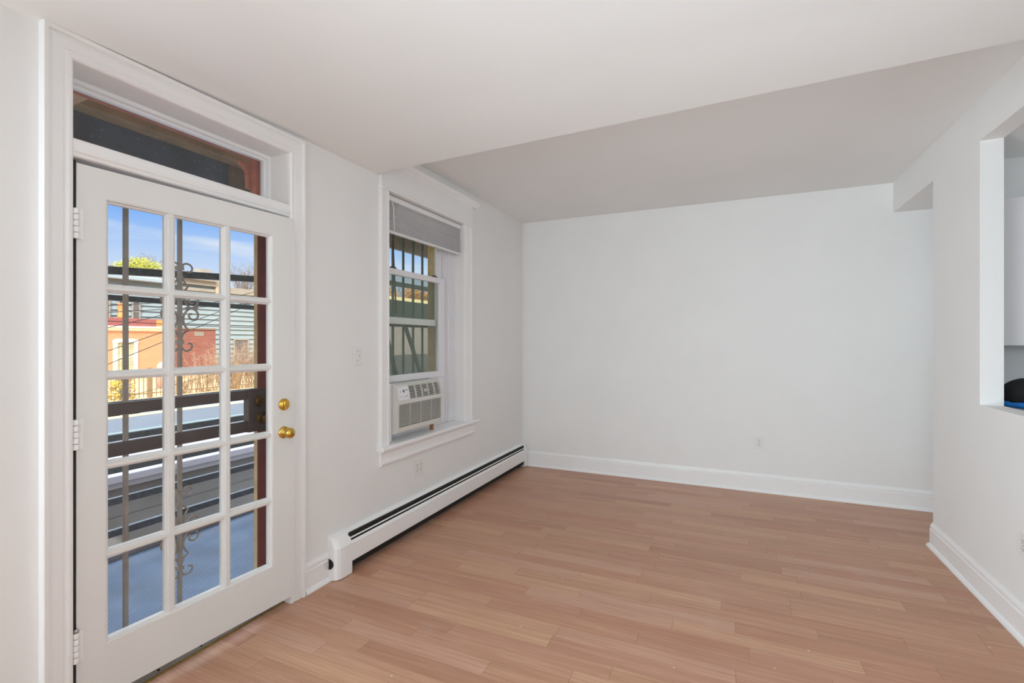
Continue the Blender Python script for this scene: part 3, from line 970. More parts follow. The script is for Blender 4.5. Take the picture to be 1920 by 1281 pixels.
# ================================================================== baseboard heater
bh = thing('baseboard_heater', (0.035, 3.55, 0), 'long white baseboard heater along the wall below the window', 'heater')
hy0, hy1 = 2.245, 4.955
box(0.001, 0.052, hy0, hy1, 0.030, 0.236).build('dark_interior', M['black'], bh)  # black box paints the shade seen through the heater slots
MB().prism([(0.0, 0.235), (0.018, 0.240), (0.037, 0.229), (0.038, 0.231), (0.018, 0.2465), (0.0, 0.252)], 'y', hy0, hy1).build('back_hood', M['heater'], bh)
MB().prism([(0.044, 0.2195), (0.0455, 0.221), (0.0575, 0.2075), (0.056, 0.206)], 'y', hy0, hy1).build('damper', M['heater'], bh)
cv = MB()
cvp = [(0.054, 0.072), (0.067, 0.072), (0.070, 0.076), (0.070, 0.178), (0.067, 0.186), (0.060, 0.196), (0.057, 0.194), (0.064, 0.183), (0.066, 0.176),
       (0.066, 0.078), (0.054, 0.076)]
cv.prism(cvp, 'y', hy0, 4.36)
cv.prism([(x - 0.0015, z) for x, z in cvp], 'y', 4.3605, hy1)
cv.build('front_cover', M['heater'], bh)
ecp = [(0.0, 0.004), (0.074, 0.004), (0.074, 0.186), (0.068, 0.198), (0.044, 0.238), (0.036, 0.246), (0.0, 0.256)]
ec = MB()
# near end cap with rounded free end
def capring(prof, y, s=1.0):
    return [(x * s, y, z) for x, z in prof]
rings = []
for yy, s in ((hy0 + 0.008, 1.0), (2.190, 1.0), (2.160, 0.97), (2.140, 0.86), (2.130, 0.66), (2.126, 0.40)):
    rings.append([(x * s, yy, z if s == 1.0 else z) for x, z in ecp])
vv, ff = [], []
m = len(ecp)
for r in rings: vv += r
for i in range(len(rings) - 1):
    for k in range(m):
        k2 = (k + 1) % m
        ff.append((i * m + k, i * m + k2, (i + 1) * m + k2, (i + 1) * m + k))
ff.append(tuple(range(m)))
ff.append(tuple((len(rings) - 1) * m + k for k in range(m)))
ec.add(vv, ff)
ec.build('end_cap', M['heater'], bh, bevel=0.003)
MB().prism([(x, z) for x, z in ecp], 'y', 4.945, 5.006).build('end_cap', M['heater'], bh, bevel=0.003)
hole = MB()
hole.lathe((0.016, 2.122, 0.098), 'y', [(0.030, 0.0), (0.030, 0.016)], 20)
hole.build('pipe_hole', M['black'], bh)

# ================================================================== switch and outlets
lsw = thing('light_switch', (0, 2.376, 1.31), 'white toggle light switch on the wall between door and window', 'switch')
def plate(b, yc, zc, w, h):
    b.prism([(0, 0), (0, 0)], 'x', 0, 0) if False else None
    b.box(0.0, 0.0055, yc - w / 2, yc + w / 2, zc - h / 2, zc + h / 2)
    return b
plate(MB(), 2.376, 1.308, 0.074, 0.118).build('cover_plate', M['plastic'], lsw, bevel=0.003)
box(0.005, 0.0065, 2.370, 2.382, 1.294, 1.322).build('toggle_slot', M['trim'], lsw)
MB().prism([(0.005, 1.301), (0.017, 1.314), (0.018, 1.322), (0.012, 1.322), (0.005, 1.313)], 'y', 2.3715, 2.3805).build('toggle', M['plastic'], lsw, bevel=0.001)
for zz in (1.338, 1.278):
    MB().lathe((0.005, 2.376, zz), 'x', [(0.0032, 0), (0.0032, 0.0012)], 10).build('screw', M['icon'], lsw)

def receptacle(parent, place, yc, zc):
    """one socket face with two slots and a round earth hole"""
    b = MB()
    pr = []
    for i in range(16):
        a = 2 * PI * i / 16
        pr.append((yc + max(-0.0165, min(0.0165, 0.0185 * math.cos(a))), zc + max(-0.0135, min(0.0135, 0.0165 * math.sin(a)))))
    b.prism(pr, 'x', 0.005, 0.0075)
    s_ = MB()
    s_.box(0.0074, 0.0080, yc - 0.0080, yc - 0.0050, zc + 0.000, zc + 0.0090)
    s_.box(0.0074, 0.0080, yc + 0.0050, yc + 0.0080, zc + 0.000, zc + 0.0080)
    s_.lathe((0.0074, yc, zc - 0.0068), 'x', [(0.0032, 0.0), (0.0032, 0.0006)], 12)
    for mb in (b, s_):
        mb.v = [place(*p) for p in mb.v]
    ro = b.build('socket', M['plastic'], parent)
    s_.build('slots', M['slot'], ro)
def outlet(name, label, place, loc, w, h, centres, screws):
    o = thing(name, loc, label, 'outlet')
    b = MB().box(0, 0.0055, -w / 2, w / 2, -h / 2, h / 2)
    b.v = [place(*p) for p in b.v]
    b.build('cover_plate', M['plastic'], o, bevel=0.0025)
    for yc, zc in centres: receptacle(o, place, yc, zc)
    for yc in screws:
        c_ = MB().lathe((0.005, yc, 0), 'x', [(0.0030, 0), (0.0030, 0.001)], 10)
        c_.v = [place(*p) for p in c_.v]
        c_.build('screw', M['icon'], o)
outlet('wall_outlet', 'white four-socket double outlet on the wall under the window sill',
       lambda x, y, z: (x, 3.032 + y, 0.447 + z), (0, 3.032, 0.447), 0.118, 0.122,
       [(-0.023, 0.020), (-0.023, -0.020), (0.023, 0.020), (0.023, -0.020)], (-0.023, 0.023))
outlet('wall_outlet', 'white two-socket outlet low on the plain back wall',
       lambda x, y, z: (2.392 + y, BW - x, 0.458 + z), (2.392, BW, 0.458), 0.074, 0.118, [(0, 0.020), (0, -0.020)], (0,))
outlet('wall_outlet', 'white two-socket outlet on the right wall at the right edge of the photo',
       lambda x, y, z: (RW - x, 3.038 - y, 0.443 + z), (RW, 3.038, 0.443), 0.074, 0.122, [(0, 0.020), (0, -0.020)], (0,))

# ================================================================== kitchen seen through the pass-through
kc = thing('wall_cabinet', (4.15, 3.9, 1.373), 'white wall cabinet hung in the kitchen beyond the pass-through', 'cabinet')
box(RW + 0.115, 4.75, 3.76, 4.055, 1.373, 2.235).build('body', M['cabinet'], kc)
for i in range(3):
    xa = RW + 0.165 + i * 0.40
    dd = box(xa, xa + 0.392, 3.742, 3.759, 1.375, 2.233).build('door', M['cabinet'], kc, bevel=0.003)
    MB().tube([(xa + 0.35, 3.736, 1.42), (xa + 0.35, 3.72, 1.43), (xa + 0.35, 3.72, 1.51), (xa + 0.35, 3.736, 1.52)], 0.004, 8).build('handle', M['steel'], dd)
ct = thing('kitchen_counter', (4.2, 3.7, 0), 'kitchen counter with grey worktop behind the pass-through', 'counter')
box(RW + 0.105, 5.0, 3.42, 4.055, 0.985, 1.025).build('worktop', M['counter'], ct, bevel=0.004)
box(RW + 0.125, 4.98, 3.46, 4.05, 0.0, 0.985).build('base_cabinet', M['cabinet'], ct)
bg = thing('bag', (3.78, 3.82, 1.025), 'black soft bag with bright blue bottom on the counter behind the pass-through', 'bag')
bgm = MB()
N1, N2 = 24, 12
vv, ff = [], []
for j in range(N2 + 1):
    t = j / N2
    for i in range(N1):
        a = 2 * PI * i / N1
        rr = (1 - t ** 2.6) ** 0.5 if t < 1 else 0.02
        w_ = 1 + 0.06 * math.sin(3 * a + 4 * t) + 0.03 * math.sin(7 * a)
        vv.append((3.75 + 0.19 * rr * w_ * math.cos(a), 3.72 + 0.16 * rr * w_ * math.sin(a), 1.052 + 0.145 * t + 0.006 * math.sin(5 * a) * (1 - t)))
for j in range(N2):
    for i in range(N1):
        i2 = (i + 1) % N1
        ff.append((j * N1 + i, j * N1 + i2, (j + 1) * N1 + i2, (j + 1) * N1 + i))
ff.append(tuple(N2 * N1 + i for i in range(N1)))
ff.append(tuple(reversed(range(N1))))
bgm.add(vv, ff, True)
bgm.build('body', M['bag'], bg)
bl = MB()
vv, ff = [], []
for j, (z, s) in enumerate(((1.026, 0.98), (1.036, 1.06), (1.048, 1.07), (1.058, 0.98))):
    for i in range(N1):
        a = 2 * PI * i / N1
        w_ = 1 + 0.06 * math.sin(3 * a) + 0.04 * math.sin(9 * a + j)
        vv.append((3.75 + 0.195 * s * w_ * math.cos(a), 3.72 + 0.165 * s * w_ * math.sin(a), z))
for j in range(3):
    for i in range(N1):
        i2 = (i + 1) % N1
        ff.append((j * N1 + i, j * N1 + i2, (j + 1) * N1 + i2, (j + 1) * N1 + i))
ff.append(tuple(3 * N1 + i for i in range(N1)))
ff.append(tuple(reversed(range(N1))))
bl.add(vv, ff, True)
bl.build('base', M['blue'], bg)
MB().tube(spline([(3.69, 3.68, 1.190), (3.71, 3.68, 1.207), (3.74, 3.69, 1.207), (3.76, 3.69, 1.192)], 4), 0.008, 8).build('handle_loop', M['bag'], bg)

# ================================================================== outside: security gate
sg = thing('security_gate', (-0.13, 1.39, 0.02), 'brown metal security gate with scrolls and brass locks outside the glazed door', 'gate')
GX = -0.130
g = MB()
g.box(GX - 0.004, GX + 0.004, 1.770, 1.851, 0.035, 2.055)
g.box(GX - 0.030, GX + 0.004, 0.928, 1.000, 0.035, 2.055)
g.box(GX - 0.030, GX + 0.004, 1.000, 1.772, 2.000, 2.055)
g.box(GX - 0.030, GX + 0.004, 1.000, 1.772, 0.035, 0.100)
g.build('frame', M['red_wood'], sg, bevel=0.003)
box(GX - 0.026, GX + 0.002, 1.000, 1.772, 1.097, 1.146).build('mid_rail', M['gate'], sg, bevel=0.002)
box(GX - 0.026, GX + 0.002, 1.000, 1.772, 0.929, 0.985).build('mid_rail', M['gate'], sg, bevel=0.002)
lb = MB()
lb.box(GX - 0.034, GX + 0.007, 1.714, 1.846, 0.925, 1.150)
lbo = lb.build('lock_box', M['gate'], sg, bevel=0.003)
MB().lathe((GX + 0.007, 1.778, 1.082), 'x', [(0.030, 0), (0.030, 0.004), (0.026, 0.010), (0.014, 0.012)]).build('deadbolt', M['brass_dark'], lbo)
MB().lathe((GX + 0.007, 1.786, 0.992), 'x', [(0.031, 0), (0.031, 0.004), (0.016, 0.010), (0.014, 0.024), (0.026, 0.034), (0.029, 0.046), (0.024, 0.058), (0.010, 0.062)]).build('knob', M['brass_dark'], lbo)
for yb in (1.163, 1.379, 1.595):
    MB().box(GX - 0.016, GX + 0.000, yb - 0.0080, yb + 0.0080, 0.10, 2.0).build('bar', M['gate_bar'], sg, bevel=0.0015)
K = 0.00243 / 3.05
def pt(px, py, z0, sgn):
    return (GX - 0.004, 1.379 + sgn * px * K * 1.02, z0 - (py - 500) * K)
curl_top = [(4, 508), (10, 492), (22, 480), (40, 476), (58, 484), (66, 500), (62, 515), (50, 524), (38, 520)]
s_one = [(4, 515), (8, 545), (18, 575), (33, 598), (42, 606), (34, 620), (24, 640), (22, 668), (28, 698), (44, 722), (60, 730)]
spir_up = [(60, 730), (84, 720), (98, 698), (98, 674), (84, 660), (64, 660), (50, 674), (50, 694), (62, 704), (74, 698)]
arc_lo = [(60, 732), (38, 746), (22, 770), (17, 800), (24, 832), (40, 858), (22, 874), (10, 898), (4, 930)]
spir_lo = [(60, 732), (84, 742), (98, 762), (96, 786), (78, 798), (58, 794), (48, 780), (52, 766), (64, 766)]
curl_bot = [(4, 930), (8, 955), (20, 974), (40, 980), (58, 970), (66, 952), (58, 938), (44, 938)]
for z0 in (1.737, 0.709):
    sb = MB()
    for sgn in (1, -1):
        for c_ in (curl_top, s_one, spir_up, arc_lo, spir_lo, curl_bot):
            sb.tube(spline([pt(a, b_, z0, sgn) for a, b_ in c_], 5), 0.0045, 6)
        sb.box(GX - 0.012, GX + 0.004, 1.379 + sgn * 0.026, 1.379 + sgn * 0.076, z0 - 238 * K, z0 - 226 * K)
    for q in (505, 930):
        zc = z0 - (q - 500) * K
        sb.box(GX - 0.026, GX + 0.004, 1.379 - 0.013, 1.379 + 0.013, zc - 0.009, zc + 0.009)
    sb.build('scroll_ornament', M['gate_bar'], sg)

# ================================================================== balcony, railing, porch roof
struct(box(-1.60, BT, -2.0, 7.2, -0.12, -0.05).build('balcony_floor', M['deck']), 'blue tread plate balcony floor')
br_ = thing('balcony_railing', (-1.57, 2.6, -0.05), 'dark blue metal balcony railing with widely spaced horizontal rails', 'railing')
RX = -1.55
for z1, hh in ((0.783, 0.046), (0.572, 0.046), (0.364, 0.046), (0.155, 0.046), (1.000, 0.046)):
    box(RX - 0.035, RX, -1.5, 3.62, z1 - hh, z1).build('rail', M['rail'], br_, bevel=0.004)
ur = MB()
ur.prism([(-1.5, 1.686), (-1.5, 1.636), (3.64, 1.955), (3.64, 2.008)], 'x', RX - 0.05, RX)
ur.build('rail', M['rail'], br_, bevel=0.004)
box(RX - 0.035, RX, -1.5, 3.62, 1.668, 1.706).build('rail', M['rail'], br_, bevel=0.004)
for yp in (0.62, 3.66, 6.9):
    box(RX - 0.05, RX + 0.005, yp - 0.03, yp + 0.03, -0.05, 2.53).build('post', M['rail'], br_, bevel=0.004)
box(-1.61, -1.56, -2.0, 7.2, -0.16, -0.02).build('toe_board', M['membrane'], br_)
gs = thing('balcony_screen', (-1.52, 5.1, 1.6), 'green painted panel and rail across the balcony seen through the window', 'screen')
box(-1.54, -1.50, 3.70, 6.86, 1.66, 1.895).build('panel', M['green_metal'], gs)
box(-1.54, -1.50, 3.70, 6.86, 2.065, 2.118).build('rail', M['green_metal'], gs)
for (ya, za, yb, zb) in ((4.15, 1.66, 4.55, 0.92), (3.86, 1.55, 4.10, 0.92)):
    MB().tube([(-1.0, ya, za), (-1.0, yb, zb)], 0.022, 4).build('diagonal_brace', M['green_metal'], gs)
pr_ = thing('porch_roof', (-0.9, 2.6, 2.5), 'brown porch roof with dark fascia over the balcony', 'roof')
box(-1.75, BT - 0.002, -2.0, 7.2, 2.95, 3.02).build('deck', M['soffit'], pr_)
for i in range(5):
    xx = -0.55 - i * 0.20
    box(xx - 0.008, xx + 0.008, -2.0, 7.2, 2.935, 2.952).build('soffit_batten', M['beam_dark'], pr_)
box(-1.56, -1.42, -2.0, 7.2, 2.835, 2.95).build('beam', M['beam'], pr_)
for yj in (1.20, 4.35):
    box(-1.50, BT - 0.002, yj, yj + 0.18, 2.66, 2.95).build('joist', M['joist'], pr_)
box(-1.62, -1.56, 2.62, 7.2, 2.53, 2.95).build('fascia', M['beam_dark'], pr_)
aw = tag(box(-1.60, -1.58, -2.0, 2.62, 2.53, 2.86).build('awning', M['tarp']), 'dark navy speckled cloth valance hanging under the porch roof edge', 'awning')
# window guard
wg = thing('window_guard', (-0.35, 3.2, 0.5), 'dark green iron bars of the guard outside the window', 'window guard')
for i in range(9):
    yb = 3.172 + (i - 4) * 0.137
    if yb > 3.66: continue
    box(-0.357, -0.343, yb - 0.008, yb + 0.008, 0.50, 2.60).build('bar', M['green_metal'], wg)
box(-0.362, -0.338, 2.60, 3.66, 1.520, 1.545).build('crossbar', M['green_metal'], wg)
box(-0.362, -0.338, 2.60, 3.66, 0.48, 0.51).build('crossbar', M['green_metal'], wg)
MB().tube([(-0.30, 3.108, 2.20), (-0.30, 3.152, 1.62)], 0.006, 6).build('slanted_rod', M['wand'], wg)
for zz in (0.495, 1.533):
    MB().box(-0.35, BT, 3.635, 3.655, zz - 0.008, zz + 0.008).build('bracket', M['green_metal'], wg)

# ================================================================== beyond the balcony
struct(box(-11.9, BT, -30, 60, -3.4, -3.2).build('ground', M['asphalt']), 'grey alley ground')
struct(box(-90, -11.9, -40, 120, -3.4, -0.35).build('ground_terrace', M['dry_ground']), 'dry ground of the yards')
ob = thing('outbuilding', (-5.2, 6, -3.2), 'low grey outbuilding with white fascia just past the railing', 'building')
gw = MB()
for i in range(16):
    z = -3.2 + i * 0.19
    gw.add([(-4.042, -6, z), (-4.042, 16, z), (-4.05, 16, z + 0.19), (-4.05, -6, z + 0.19)], [(0, 1, 2, 3)])
    gw.add([(-4.05, -6, z), (-4.05, 16, z), (-4.042, 16, z), (-4.042, -6, z)], [(0, 1, 2, 3)])
gw.box(-6.3, -4.06, -6, 16, -3.2, -0.16)
gw.build('wall', M['grey_wall'], ob)
fa = MB()
fa.box(-4.06, -3.96, -6.1, 16.1, -0.215, -0.150)
fa.box(-4.06, -3.93, -6.1, 16.1, -0.150, -0.065)
fa.build('fascia', M['coping'], ob, bevel=0.01)
box(-6.42, -4.0, -6.1, 16.1, -0.16, -0.075).build('roof', M['membrane'], ob)
box(-6.62, -6.42, -6.1, 16.1, -0.16, -0.05).build('coping', M['coping'], ob)
ob2 = thing('outbuilding', (-9, 6, -3.2), 'flat blue-grey roofed outbuilding with pale edges behind the low grey one', 'building')
box(-6.80, -6.64, -6, 11.4, -0.2, -0.055).build('gutter', M['teal'], ob2)
box(-8.5, -6.8, -6, 11.4, -3.2, -0.07).build('roof', M['membrane_blue'], ob2)
box(-8.66, -8.5, -6, 11.4, -3.2, -0.045).build('coping', M['cream_wall'], ob2)
box(-11.4, -8.66, 7.2, 11.4, -3.2, -0.10).build('annex_roof', M['siding'], ob2)

# --- yard edge with fence
tag(box(-12.1, -11.9, -2, 13, -3.2, -0.10).build('retaining_wall', M['yellow_base']), 'yellow retaining wall at the edge of the yard below the fence', 'wall')
fe = thing('picket_fence', (-12, 7.5, -0.1), 'thin tan picket fence standing on the yellow retaining wall', 'fence')
pk = MB()
for i in range(76):
    yy = 3.2 + i * 0.105
    pk.box(-12.006, -11.994, yy - 0.009, yy + 0.009, -0.08, 0.62)
pk.build('pickets', M['fence'], fe)
for zz in (0.02, 0.56):
    box(-12.015, -11.985, 3.0, 11.2, zz - 0.015, zz + 0.015).build('rail', M['fence'], fe)
for yy in (5.2, 7.76, 10.3):
    box(-12.05, -11.95, yy - 0.045, yy + 0.045, -0.10, 0.70).build('post', M['fence'], fe)

# --- yellow brick house
yh = thing('house', (-25, 12.5, -0.35), 'sunlit yellow brick house with red cornice and white arched window', 'house')
FX = -24.0
fy = MB()
wy0, wy1, wz0, wz1 = 12.88, 13.70, -0.25, 1.44
fy.box(FX - 0.3, FX, 4.0, wy0, -0.4, 2.0)
fy.box(FX - 0.3, FX, wy1, 15.10, -0.4, 2.0)
fy.box(FX - 0.3, FX, wy0, wy1, wz1, 2.0)
fy.box(FX - 0.3, FX, wy0, wy1, -0.4, wz0)
fy.box(FX - 5.0, FX - 0.3, 4.0, 15.10, -0.4, 2.2)
fy.build('wall', M['brick_yellow'], yh)
MB().prism([(FX, 1.90), (FX + 0.06, 1.92), (FX + 0.10, 1.98), (FX + 0.24, 2.06), (FX + 0.26, 2.13), (FX - 0.2, 2.13), (FX - 0.2, 1.90)], 'y', 3.9, 15.25).build('cornice', M['white_paint'], yh)
box(FX - 0.3, FX + 0.16, 4.0, 15.05, 2.13, 2.50).build('roof_edge', M['red_roof'], yh)
box(FX - 0.28, FX + 0.17, 14.55, 15.10, 2.128, 2.47).build('roof_corner', M['orange_clay'], yh)
MB().lathe((FX - 0.15, 13.18, 2.50), 'z', [(0.20, 0), (0.12, 0.12), (0.11, 0.62), (0.13, 0.64), (0.13, 0.70)], 16).build('chimney_pot', M['orange_clay'], yh)
MB().tube([(FX + 0.05, 15.02, 1.9), (FX + 0.05, 15.02, -0.35)], 0.05, 8).build('downpipe', M['white_paint'], yh)
wf = MB()
arch = [(wy0 - 0.12, wz1 - 0.1)]
for i in range(9):
    a = PI - PI * i / 8
    arch.append(((wy0 + wy1) / 2 + math.cos(a) * (wy1 - wy0 + 0.24) / 2, wz1 + 0.00 + 0.10 * math.sin(a)))
arch += [(wy1 + 0.12, wz1 - 0.1)]
wf.prism(arch, 'x', FX - 0.02, FX + 0.06)
wf.box(FX - 0.02, FX + 0.05, wy0 - 0.10, wy0 + 0.06, wz0, wz1 - 0.1)
wf.box(FX - 0.02, FX + 0.05, wy1 - 0.06, wy1 + 0.10, wz0, wz1 - 0.1)
wf.box(FX - 0.034, FX - 0.01, wy0, wy1, 0.62, 0.70)
wf.box(FX - 0.02, FX + 0.10, wy0 - 0.15, wy1 + 0.15, wz0 - 0.1, wz0)
yw = wf.build('window', M['white_paint'], yh)
box(FX - 0.06, FX - 0.035, wy0, wy1, wz0, wz1).build('pane', M['cream_wall'], yw)
gb = MB()
for i in range(7):
    yy = wy0 + 0.12 + (wy1 - wy0 - 0.24) * i / 6
    gb.box(FX + 0.06, FX + 0.075, yy - 0.007, yy + 0.007, wz0, wz1 - 0.15)
for zz in (0.30, 0.42, 1.16, 1.24, 1.36):
    gb.box(FX + 0.06, FX + 0.075, wy0 + 0.10, wy1 - 0.10, zz - 0.012, zz + 0.012)
gb.build('window_bars', M['eave'], yw)

# --- red brick house
rh = thing('house', (-24.5, 16.7, -0.35), 'red brick house wall right of the yellow house', 'house')
box(FX - 4.0, FX + 0.35, 15.38, 17.45, -0.4, 2.04).build('wall', M['brick_red'], rh)
box(FX - 4.0, FX + 0.42, 15.34, 17.49, 2.04, 2.12).build('parapet_cap', M['beam_dark'], rh)
box(FX + 0.352, FX + 0.356, 16.3, 16.8, 1.70, 1.92).build('plaster_patch', M['grey_tan'], rh)

# --- blue-grey siding house
sh = thing('house', (-31, 19, -0.35), 'tall house with pale blue horizontal siding behind the brick houses', 'house')
SX = -30.0
sd = MB()
z = -0.4
while z < 5.2:
    sd.add([(SX + 0.10, 8, z), (SX + 0.10, 25.0, z), (SX, 25.0, z + 0.33), (SX, 8, z + 0.33)], [(0, 1, 2, 3)])
    sd.add([(SX, 8, z), (SX, 25.0, z), (SX + 0.10, 25.0, z), (SX + 0.10, 8, z)], [(0, 1, 2, 3)])
    z += 0.33
sd.box(SX - 8, SX - 0.01, 8, 25.0, -0.4, 5.2)
sd.build('siding', M['siding'], sh)
box(SX - 0.1, SX + 0.13, 24.86, 25.06, -0.4, 5.2).build('corner_board', M['coping'], sh)
for ya, yb, za, zb in ((15.0, 15.45, 2.3, 3.75), (15.98, 16.22, 2.2, 3.72), (16.68, 16.98, 2.6, 3.72), (23.06, 24.06, -0.53, 1.5)):
    wo = MB()
    wo.box(SX + 0.02, SX + 0.15, ya - 0.07, ya, za - 0.07, zb + 0.07)
    wo.box(SX + 0.02, SX + 0.15, yb, yb + 0.07, za - 0.07, zb + 0.07)
    wo.box(SX + 0.02, SX + 0.15, ya, yb, zb, zb + 0.07)
    wo.box(SX + 0.02, SX + 0.15, ya, yb, za - 0.07, za)
    wo.box(SX + 0.02, SX + 0.14, ya, yb, (za + zb) / 2 - 0.03, (za + zb) / 2 + 0.03)
    wo_ = wo.build('window', M['eave'], sh)
    box(SX + 0.102, SX + 0.115, ya, yb, za, zb).build('pane', M['dark_glass'], wo_)
rf = MB()
rf.prism([(SX + 0.5, 4.95), (SX + 0.5, 5.02), (SX - 4.0, 6.05), (SX - 8.2, 5.3), (SX - 8.2, 5.2)], 'y', 7.6, 19.2)
rf.build('roof', M['roof_pale'], sh)
ev = MB()
ev.box(SX - 8, SX + 0.35, 19.2, 21.55, 5.12, 5.42)
ev.box(SX - 8, SX + 0.55, 19.2, 21.55, 5.42, 5.56)
ev.box(SX - 8, SX + 0.25, 19.2, 21.55, 4.72, 4.92)
ev.build('eave', M['eave'], sh)
box(SX - 4, SX + 0.3, 21.57, 22.6, 4.35, 5.55).build('dormer', M['wood_panel'], sh)
box(SX - 4, SX - 3.2, 22.8, 23.6, 5.2, 6.75).build('chimney', M['eave'], sh)
ev2 = MB()
ev2.box(SX - 8, SX + 0.3, 22.62, 25.1, 4.75, 5.18)
ev2.build('porch_eave', M['eave'], sh)

# --- grey building and cream wall seen through the window
gbd = thing('building', (-10, 14, -3.2), 'plain grey building close behind the window guard bars', 'building')
box(-10, -8.0, 12.0, 20, 0.95, 1.98).build('wall', M['grey_tan'], gbd)
box(-10, -7.85, 11.5, 20, -3.2, 0.95).build('parapet', M['dark_parapet'], gbd)
tag(box(-23, -22.0, 27, 40, -0.35, 4.95).build('garden_wall', M['cream_wall']), 'sunlit cream building wall seen through the window between trees', 'wall')

# --- trees and shrubs
def twig_bush(b, base, n, h, spread, r0, rnd, lean=(0, 0)):
    for i in range(n):
        a = rnd.uniform(0, 2 * PI)
        s_ = rnd.uniform(0.2, 1.0) * spread
        p0 = Vector(base) + Vector((rnd.uniform(-.2, .2) * spread, rnd.uniform(-.45, .45) * spread, 0))
        hh = h * rnd.uniform(0.5, 1.0)
        p1 = p0 + Vector((math.cos(a) * s_ * .4, math.sin(a) * s_ * .4, hh * .5))
        p2 = p0 + Vector((math.cos(a) * s_ + lean[0], math.sin(a) * s_ + lean[1], hh))
        b.tube([p0, p1, p2], [r0, r0 * .7, r0 * .35], 3, False, False)
        for k in range(7):
            t = rnd.uniform(0.25, 1.0)
            q = p0.lerp(p1, t * 2) if t < .5 else p1.lerp(p2, t * 2 - 1)
            d = Vector((rnd.uniform(-1, 1), rnd.uniform(-1, 1), rnd.uniform(0.1, 1.1))).normalized() * rnd.uniform(.15, .5) * h * .45
            m_ = q + d * .5 + Vector((rnd.uniform(-.05, .05), rnd.uniform(-.05, .05), 0))
            b.tube([q, m_, q + d], [r0 * .45, r0 * .35, r0 * .2], 3, False, False)
            for j in range(2):
                e_ = m_ + Vector((rnd.uniform(-1, 1), rnd.uniform(-1, 1), rnd.uniform(0, 1))).normalized() * d.length * .5
                b.tube([m_, e_], [r0 * .3, r0 * .15], 3, False, False)
def leaf_cloud(b, c, rad, n, size, rnd):
    for i in range(n):
        while True:
            p = Vector((rnd.uniform(-1, 1), rnd.uniform(-1, 1), rnd.uniform(-1, 1)))
            if p.length < 1: break
        p = Vector(c) + Vector((p.x * rad[0], p.y * rad[1], p.z * rad[2]))
        u = Vector((rnd.uniform(-1, 1), rnd.uniform(-1, 1), rnd.uniform(-1, 1))).normalized()
        w = u.orthogonal().normalized() * size * rnd.uniform(.5, 1)
        u = u * size * rnd.uniform(.6, 1.2)
        b.add([p - u, p + w * .5, p + u, p - w * .5], [(0, 1, 2, 3)])
rnd = random.Random(11)
b = MB()
for (xx, yy, hh) in ((-14.2, 9.9, 0.9), (-14.0, 10.6, 1.35), (-13.8, 11.2, 1.7), (-14.2, 11.7, 1.6), (-14.0, 12.3, 1.75), (-13.9, 12.9, 1.7)):
    twig_bush(b, (xx, yy, -0.36), 40, hh, 0.7, 0.010, rnd)
tag(b.build('bare_shrub', M['twig']), 'tangle of bare tan shrub branches in front of the red brick wall', 'shrub')
yt = thing('sapling', (-11.2, 6.7, -3.2), 'small tree with golden leaves beside the picket fence', 'tree')
b = MB()
b.tube([(-11.2, 6.7, -3.2), (-11.2, 6.72, -0.2), (-11.22, 6.7, 0.6)], [0.05, 0.04, 0.012], 6)
for i in range(14):
    zz = rnd.uniform(-0.1, 0.55)
    b.tube([(-11.2, 6.7, zz - .1), (-11.2 + rnd.uniform(-.3, .3), 6.7 + rnd.uniform(-.3, .3), zz + .15)], 0.006, 3, False, False)
b.build('trunk', M['bark'], yt)
b = MB(); leaf_cloud(b, (-11.2, 6.7, 0.28), (0.30, 0.30, 0.42), 420, 0.040, rnd)
b.build('foliage', M['leaf_gold'], yt)
def tree(label, x, y, z0, ztop, rad, mat, n, size, bare=False):
    t_ = thing('tree', (x, y, z0), label, 'tree', None)
    b = MB()
    b.tube([(x, y, z0), (x + .1, y, (z0 + ztop) / 2), (x, y, ztop - rad * .4)], [rad * .12, rad * .08, rad * .03], 8)
    twig_bush(b, (x, y, ztop - rad * 2.0), 46 if bare else 14, rad * 2.0, rad * 0.9, rad * (.011 if bare else .022), rnd)
    b.build('trunk', M['bark'] if bare else M['bark'], t_)
    if not bare:
        b = MB()
        for k in range(9):
            leaf_cloud(b, (x + rnd.uniform(-.6, .6) * rad, y + rnd.uniform(-.7, .7) * rad, ztop - rad * .9 + rnd.uniform(-.6, .5) * rad),
                       (rad * .5, rad * .5, rad * .42), n // 9, size, rnd)
        b.build('foliage', mat, t_)
    return t_
tree('yellow-green tree rising behind the roof of the pale siding house', -40, 22.2, -0.35, 8.3, 2.0, M['leaf_lime'], 6500, 0.085)
tree('smaller yellow-green tree left of the larger one behind the roofs', -40, 18.3, -0.35, 7.7, 0.9, M['leaf_lime'], 1800, 0.08)
tree('bare tree with fine branches above the roofs right of the chimney', -36, 28.3, -0.35, 8.0, 1.5, M['bark'], 0, 0, True)
tree('bare tree with fine twigs behind the yellow-green trees', -43, 24.4, -0.35, 8.7, 1.2, M['bark'], 0, 0, True)
kk = 0
for (x, y, zt, r, lab) in ((-26, 31.0, 6.6, 1.9, 'orange-brown autumn tree behind the cream wall, leftmost through the window'),
                           (-27, 36.2, 6.9, 2.0, 'orange-brown autumn tree behind the cream wall, second from the left'),
                           (-27, 41.6, 7.2, 2.0, 'orange-brown autumn tree behind the cream wall, third from the left'),
                           (-20, 41.5, 6.6, 2.0, 'orange-brown autumn tree at the right end of the cream wall')):
    tree(lab, x, y, -0.35, zt, r, M['leaf_orange'], 2600, 0.20)

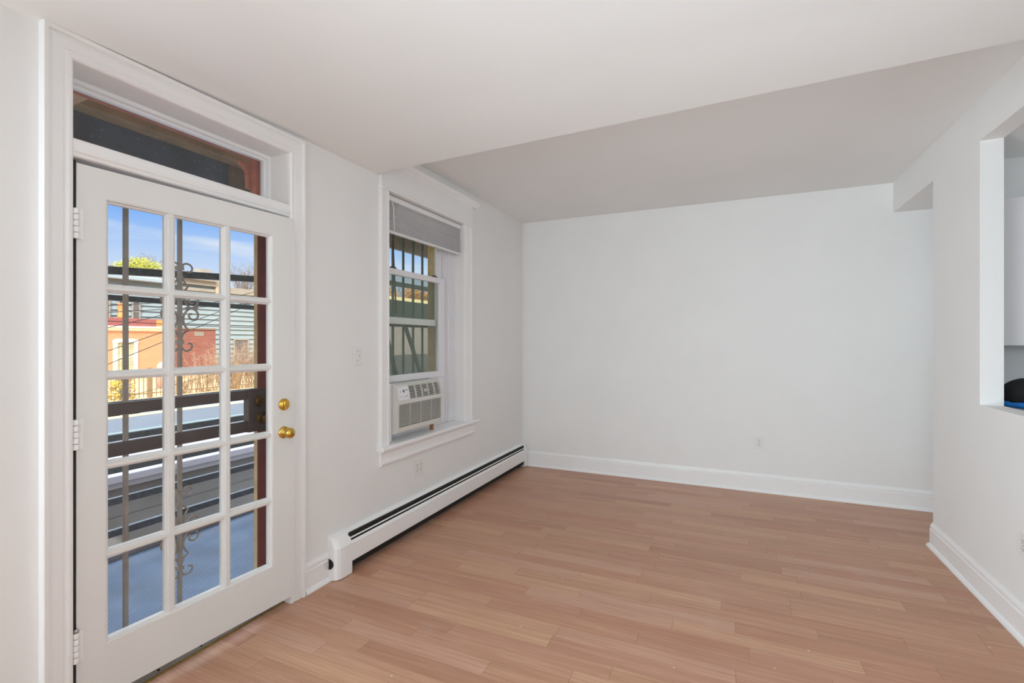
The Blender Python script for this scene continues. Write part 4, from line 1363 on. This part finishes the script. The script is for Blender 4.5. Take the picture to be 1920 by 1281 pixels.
# --- overhead cables
def cable(label, pts, r=0.010):
    P = [Vector(p) for p in pts]
    out = []
    for a, b_ in zip(P, P[1:]):
        for i in range(10):
            t = i / 10
            q = a.lerp(b_, t)
            q.z -= 0.05 * 4 * t * (1 - t) * (b_ - a).length / 6
            out.append(q)
    out.append(P[-1])
    return tag(MB().tube(out, r, 5).build('overhead_cable', M['wire']), label, 'cable')
def ext(a, b_, k0, k1):
    A, B = Vector(a), Vector(b_)
    return [A + (B - A) * k0, A + (B - A) * k1]
cable('black overhead cable across the pale siding, topmost of the level ones', ext((-12, 6.86, 2.36), (-12, 8.01, 2.52), -2, 5))
cable('black overhead cable across the pale siding, second of the level ones', ext((-12, 6.86, 2.19), (-12, 8.05, 2.34), -2, 5))
cable('black overhead cable rising to the right from the red cornice', ext((-12, 7.47, 1.99), (-12, 9.84, 2.71), -1, 1.5))
cable('black overhead cable crossing the top of the yellow house window', ext((-12, 6.86, 1.24), (-12, 10.87, 2.80), -0.6, 1.0))
cable('black overhead cable crossing the middle of the yellow house window', ext((-12, 6.86, 0.90), (-12, 9.84, 2.22), -0.6, 1.4))
cable('black overhead cable drooping along the red cornice', ext((-12, 6.86, 1.99), (-12, 10.87, 1.90), -1, 1.6))
cable('thick black overhead cable looping near the right end of the siding', [(-12, 8.6, 2.60), (-12, 9.3, 2.50), (-12, 9.84, 2.425), (-12, 11.18, 2.74), (-12, 16.5, 3.7)], 0.014)
cable('thin black cable low across the picket fence', ext((-11.6, 6.5, -0.02), (-11.6, 9.0, 0.42), -0.5, 1.5), 0.006)
# --- things in the yard
tag(box(-12.62, -12.50, 7.34, 7.44, -0.35, 0.52).build('plastic_crate', M['bottle_green'], bevel=0.01), 'narrow green object behind the picket fence', 'container')
tag(box(-12.62, -12.48, 7.48, 7.58, -0.35, 0.48).build('plastic_bin', M['bottle_blue'], bevel=0.01), 'pale blue bin behind the picket fence beside the green one', 'container')
gc = MB()
gc.lathe((-17.5, 11.28, -0.35), 'z', [(0.24, 0), (0.24, 0.72), (0.22, 0.88), (0.13, 0.96), (0.03, 0.98)], 20)
tag(gc.build('covered_grill', M['pink']), 'pale pinkish covered object at the corner of the yellow house', 'cover')
